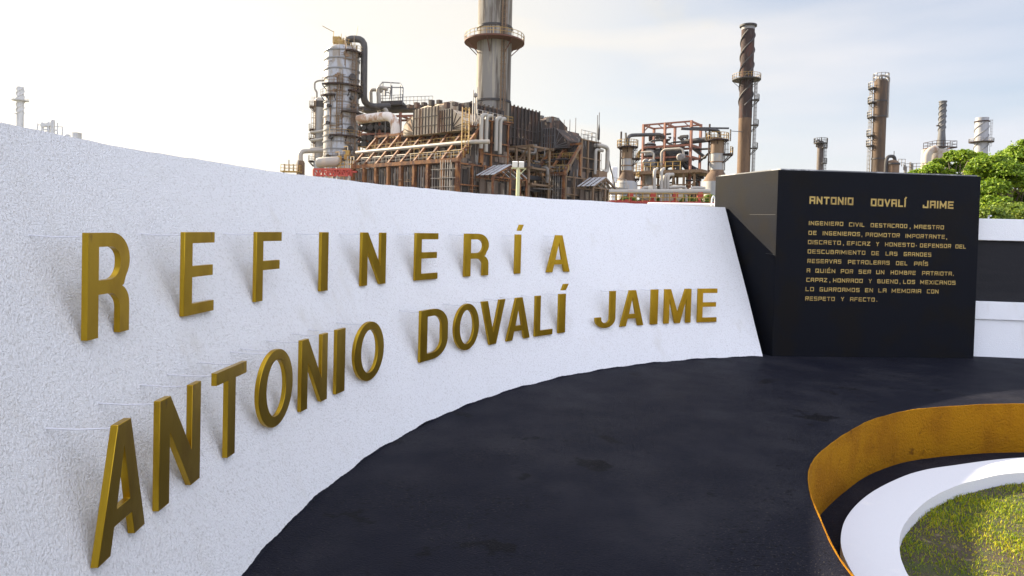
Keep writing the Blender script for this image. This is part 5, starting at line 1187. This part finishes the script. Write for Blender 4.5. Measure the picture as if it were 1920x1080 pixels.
# ================================================================== GRASS in the sunken bed
rg = np.random.default_rng(5); N = 150000
poly = np.array([(p.x, p.y) for p in RIN]); xy = np.stack([rg.uniform(2.6, 8.0, N), rg.uniform(1.2, 6.3, N)], 1)
ins = np.zeros(N, bool); j = len(poly) - 1
for i in range(len(poly)):
    (x0, y0), (x1, y1) = poly[i], poly[j]; c = ((y0 > xy[:, 1]) != (y1 > xy[:, 1])) & (xy[:, 0] < (x1 - x0) * (xy[:, 1] - y0) / (y1 - y0 + 1e-12) + x0); ins ^= c; j = i
dens = .5 + .5 * np.sin(xy[:, 0] * 2.1 + 1.3 * np.sin(xy[:, 1] * 1.7)) * np.sin(xy[:, 1] * 2.6 + .8 * np.sin(xy[:, 0] * 3.1)) + .25 * np.sin(xy[:, 0] * 7 + xy[:, 1] * 5)
keep = ins & (rg.random(N) < np.clip(.38 + .62 * dens, .10, 1)); xy = xy[keep]; n = len(xy)
h = rg.uniform(.012, .034, n) * np.clip(.6 + .7 * dens[keep], .5, 1.3); a = rg.uniform(0, 2 * np.pi, n); w = rg.uniform(.0018, .0042, n); lean = rg.uniform(.2, 1.3, n); la = rg.uniform(0, 2 * np.pi, n)
p0 = np.stack([xy[:, 0], xy[:, 1], np.full(n, -.492)], 1); sd_ = np.stack([np.cos(a) * w, np.sin(a) * w, np.zeros(n)], 1)
mid = p0 + np.stack([np.cos(la) * lean * h * .35, np.sin(la) * lean * h * .35, h * .7], 1); tip = p0 + np.stack([np.cos(la) * lean * h, np.sin(la) * lean * h, h], 1)
vs = np.stack([p0 - sd_, p0 + sd_, mid + sd_ * .8, mid - sd_ * .8, tip], 1).reshape(-1, 3)
fs = []
for i in range(n): k = 5 * i; fs += [(k, k + 1, k + 2, k + 3), (k + 3, k + 2, k + 4)]
me = bpy.data.meshes.new('grass'); me.from_pydata(vs.tolist(), [], fs); me.materials.append(blade)
o = bpy.data.objects.new('grass', me); COL.objects.link(o); o['kind'] = 'stuff'; o['label'] = 'short patchy yellow green grass inside the white kerb'; o['category'] = 'grass'

# ================================================================== HAZE
hm = bpy.data.materials.new('haze_air'); hm.use_nodes = True; t_ = hm.node_tree; t_.nodes.clear()
pv = nd(t_, 'ShaderNodeVolumePrincipled'); pv.inputs['Color'].default_value = (.93, .95, 1, 1); pv.inputs['Density'].default_value = .00005; pv.inputs['Anisotropy'].default_value = .6
ot = nd(t_, 'ShaderNodeOutputMaterial'); t_.links.new(pv.outputs[0], ot.inputs['Volume'])
m = MB(); m.hexa((0, 20, 40), (1650, 0, 0), (0, 1650, 0), (0, 0, 42.5)); o = m.build('haze', hm, smooth=False); o['kind'] = 'stuff'

# thin yellowish smoke drifting off the spiral stack
sm = bpy.data.materials.new('thin_smoke'); sm.use_nodes = True; t_ = sm.node_tree; t_.nodes.clear()
pv = nd(t_, 'ShaderNodeVolumePrincipled'); pv.inputs['Color'].default_value = (.42, .38, .22, 1); pv.inputs['Anisotropy'].default_value = .2
co = nd(t_, 'ShaderNodeTexCoord'); nz = nd(t_, 'ShaderNodeTexNoise'); nz.inputs['Scale'].default_value = .09; nz.inputs['Detail'].default_value = 4
r_ = nd(t_, 'ShaderNodeMapRange'); r_.inputs[1].default_value = .46; r_.inputs[2].default_value = .72; r_.inputs[4].default_value = .016
t_.links.new(co.outputs['Object'], nz.inputs['Vector']); t_.links.new(nz.outputs['Fac'], r_.inputs[0]); t_.links.new(r_.outputs[0], pv.inputs['Density'])
ot = nd(t_, 'ShaderNodeOutputMaterial'); t_.links.new(pv.outputs[0], ot.inputs['Volume'])
p0 = at(1402, 46, 200)
m = MB(); pts = [p0 + V(0, 0, .3), p0 + V(-4, 1, 2.2), p0 + V(-9, 2, 3.4), p0 + V(-15, 3, 3.2), p0 + V(-22, 4, 4.5), p0 + V(-30, 5, 7), p0 + V(-36, 5, 9)]
m.tube(pts, [1.2, 2.4, 4, 5.2, 6, 5, 1], 14); o = m.build('smoke', sm, None, tuple(p0)); o['kind'] = 'stuff'
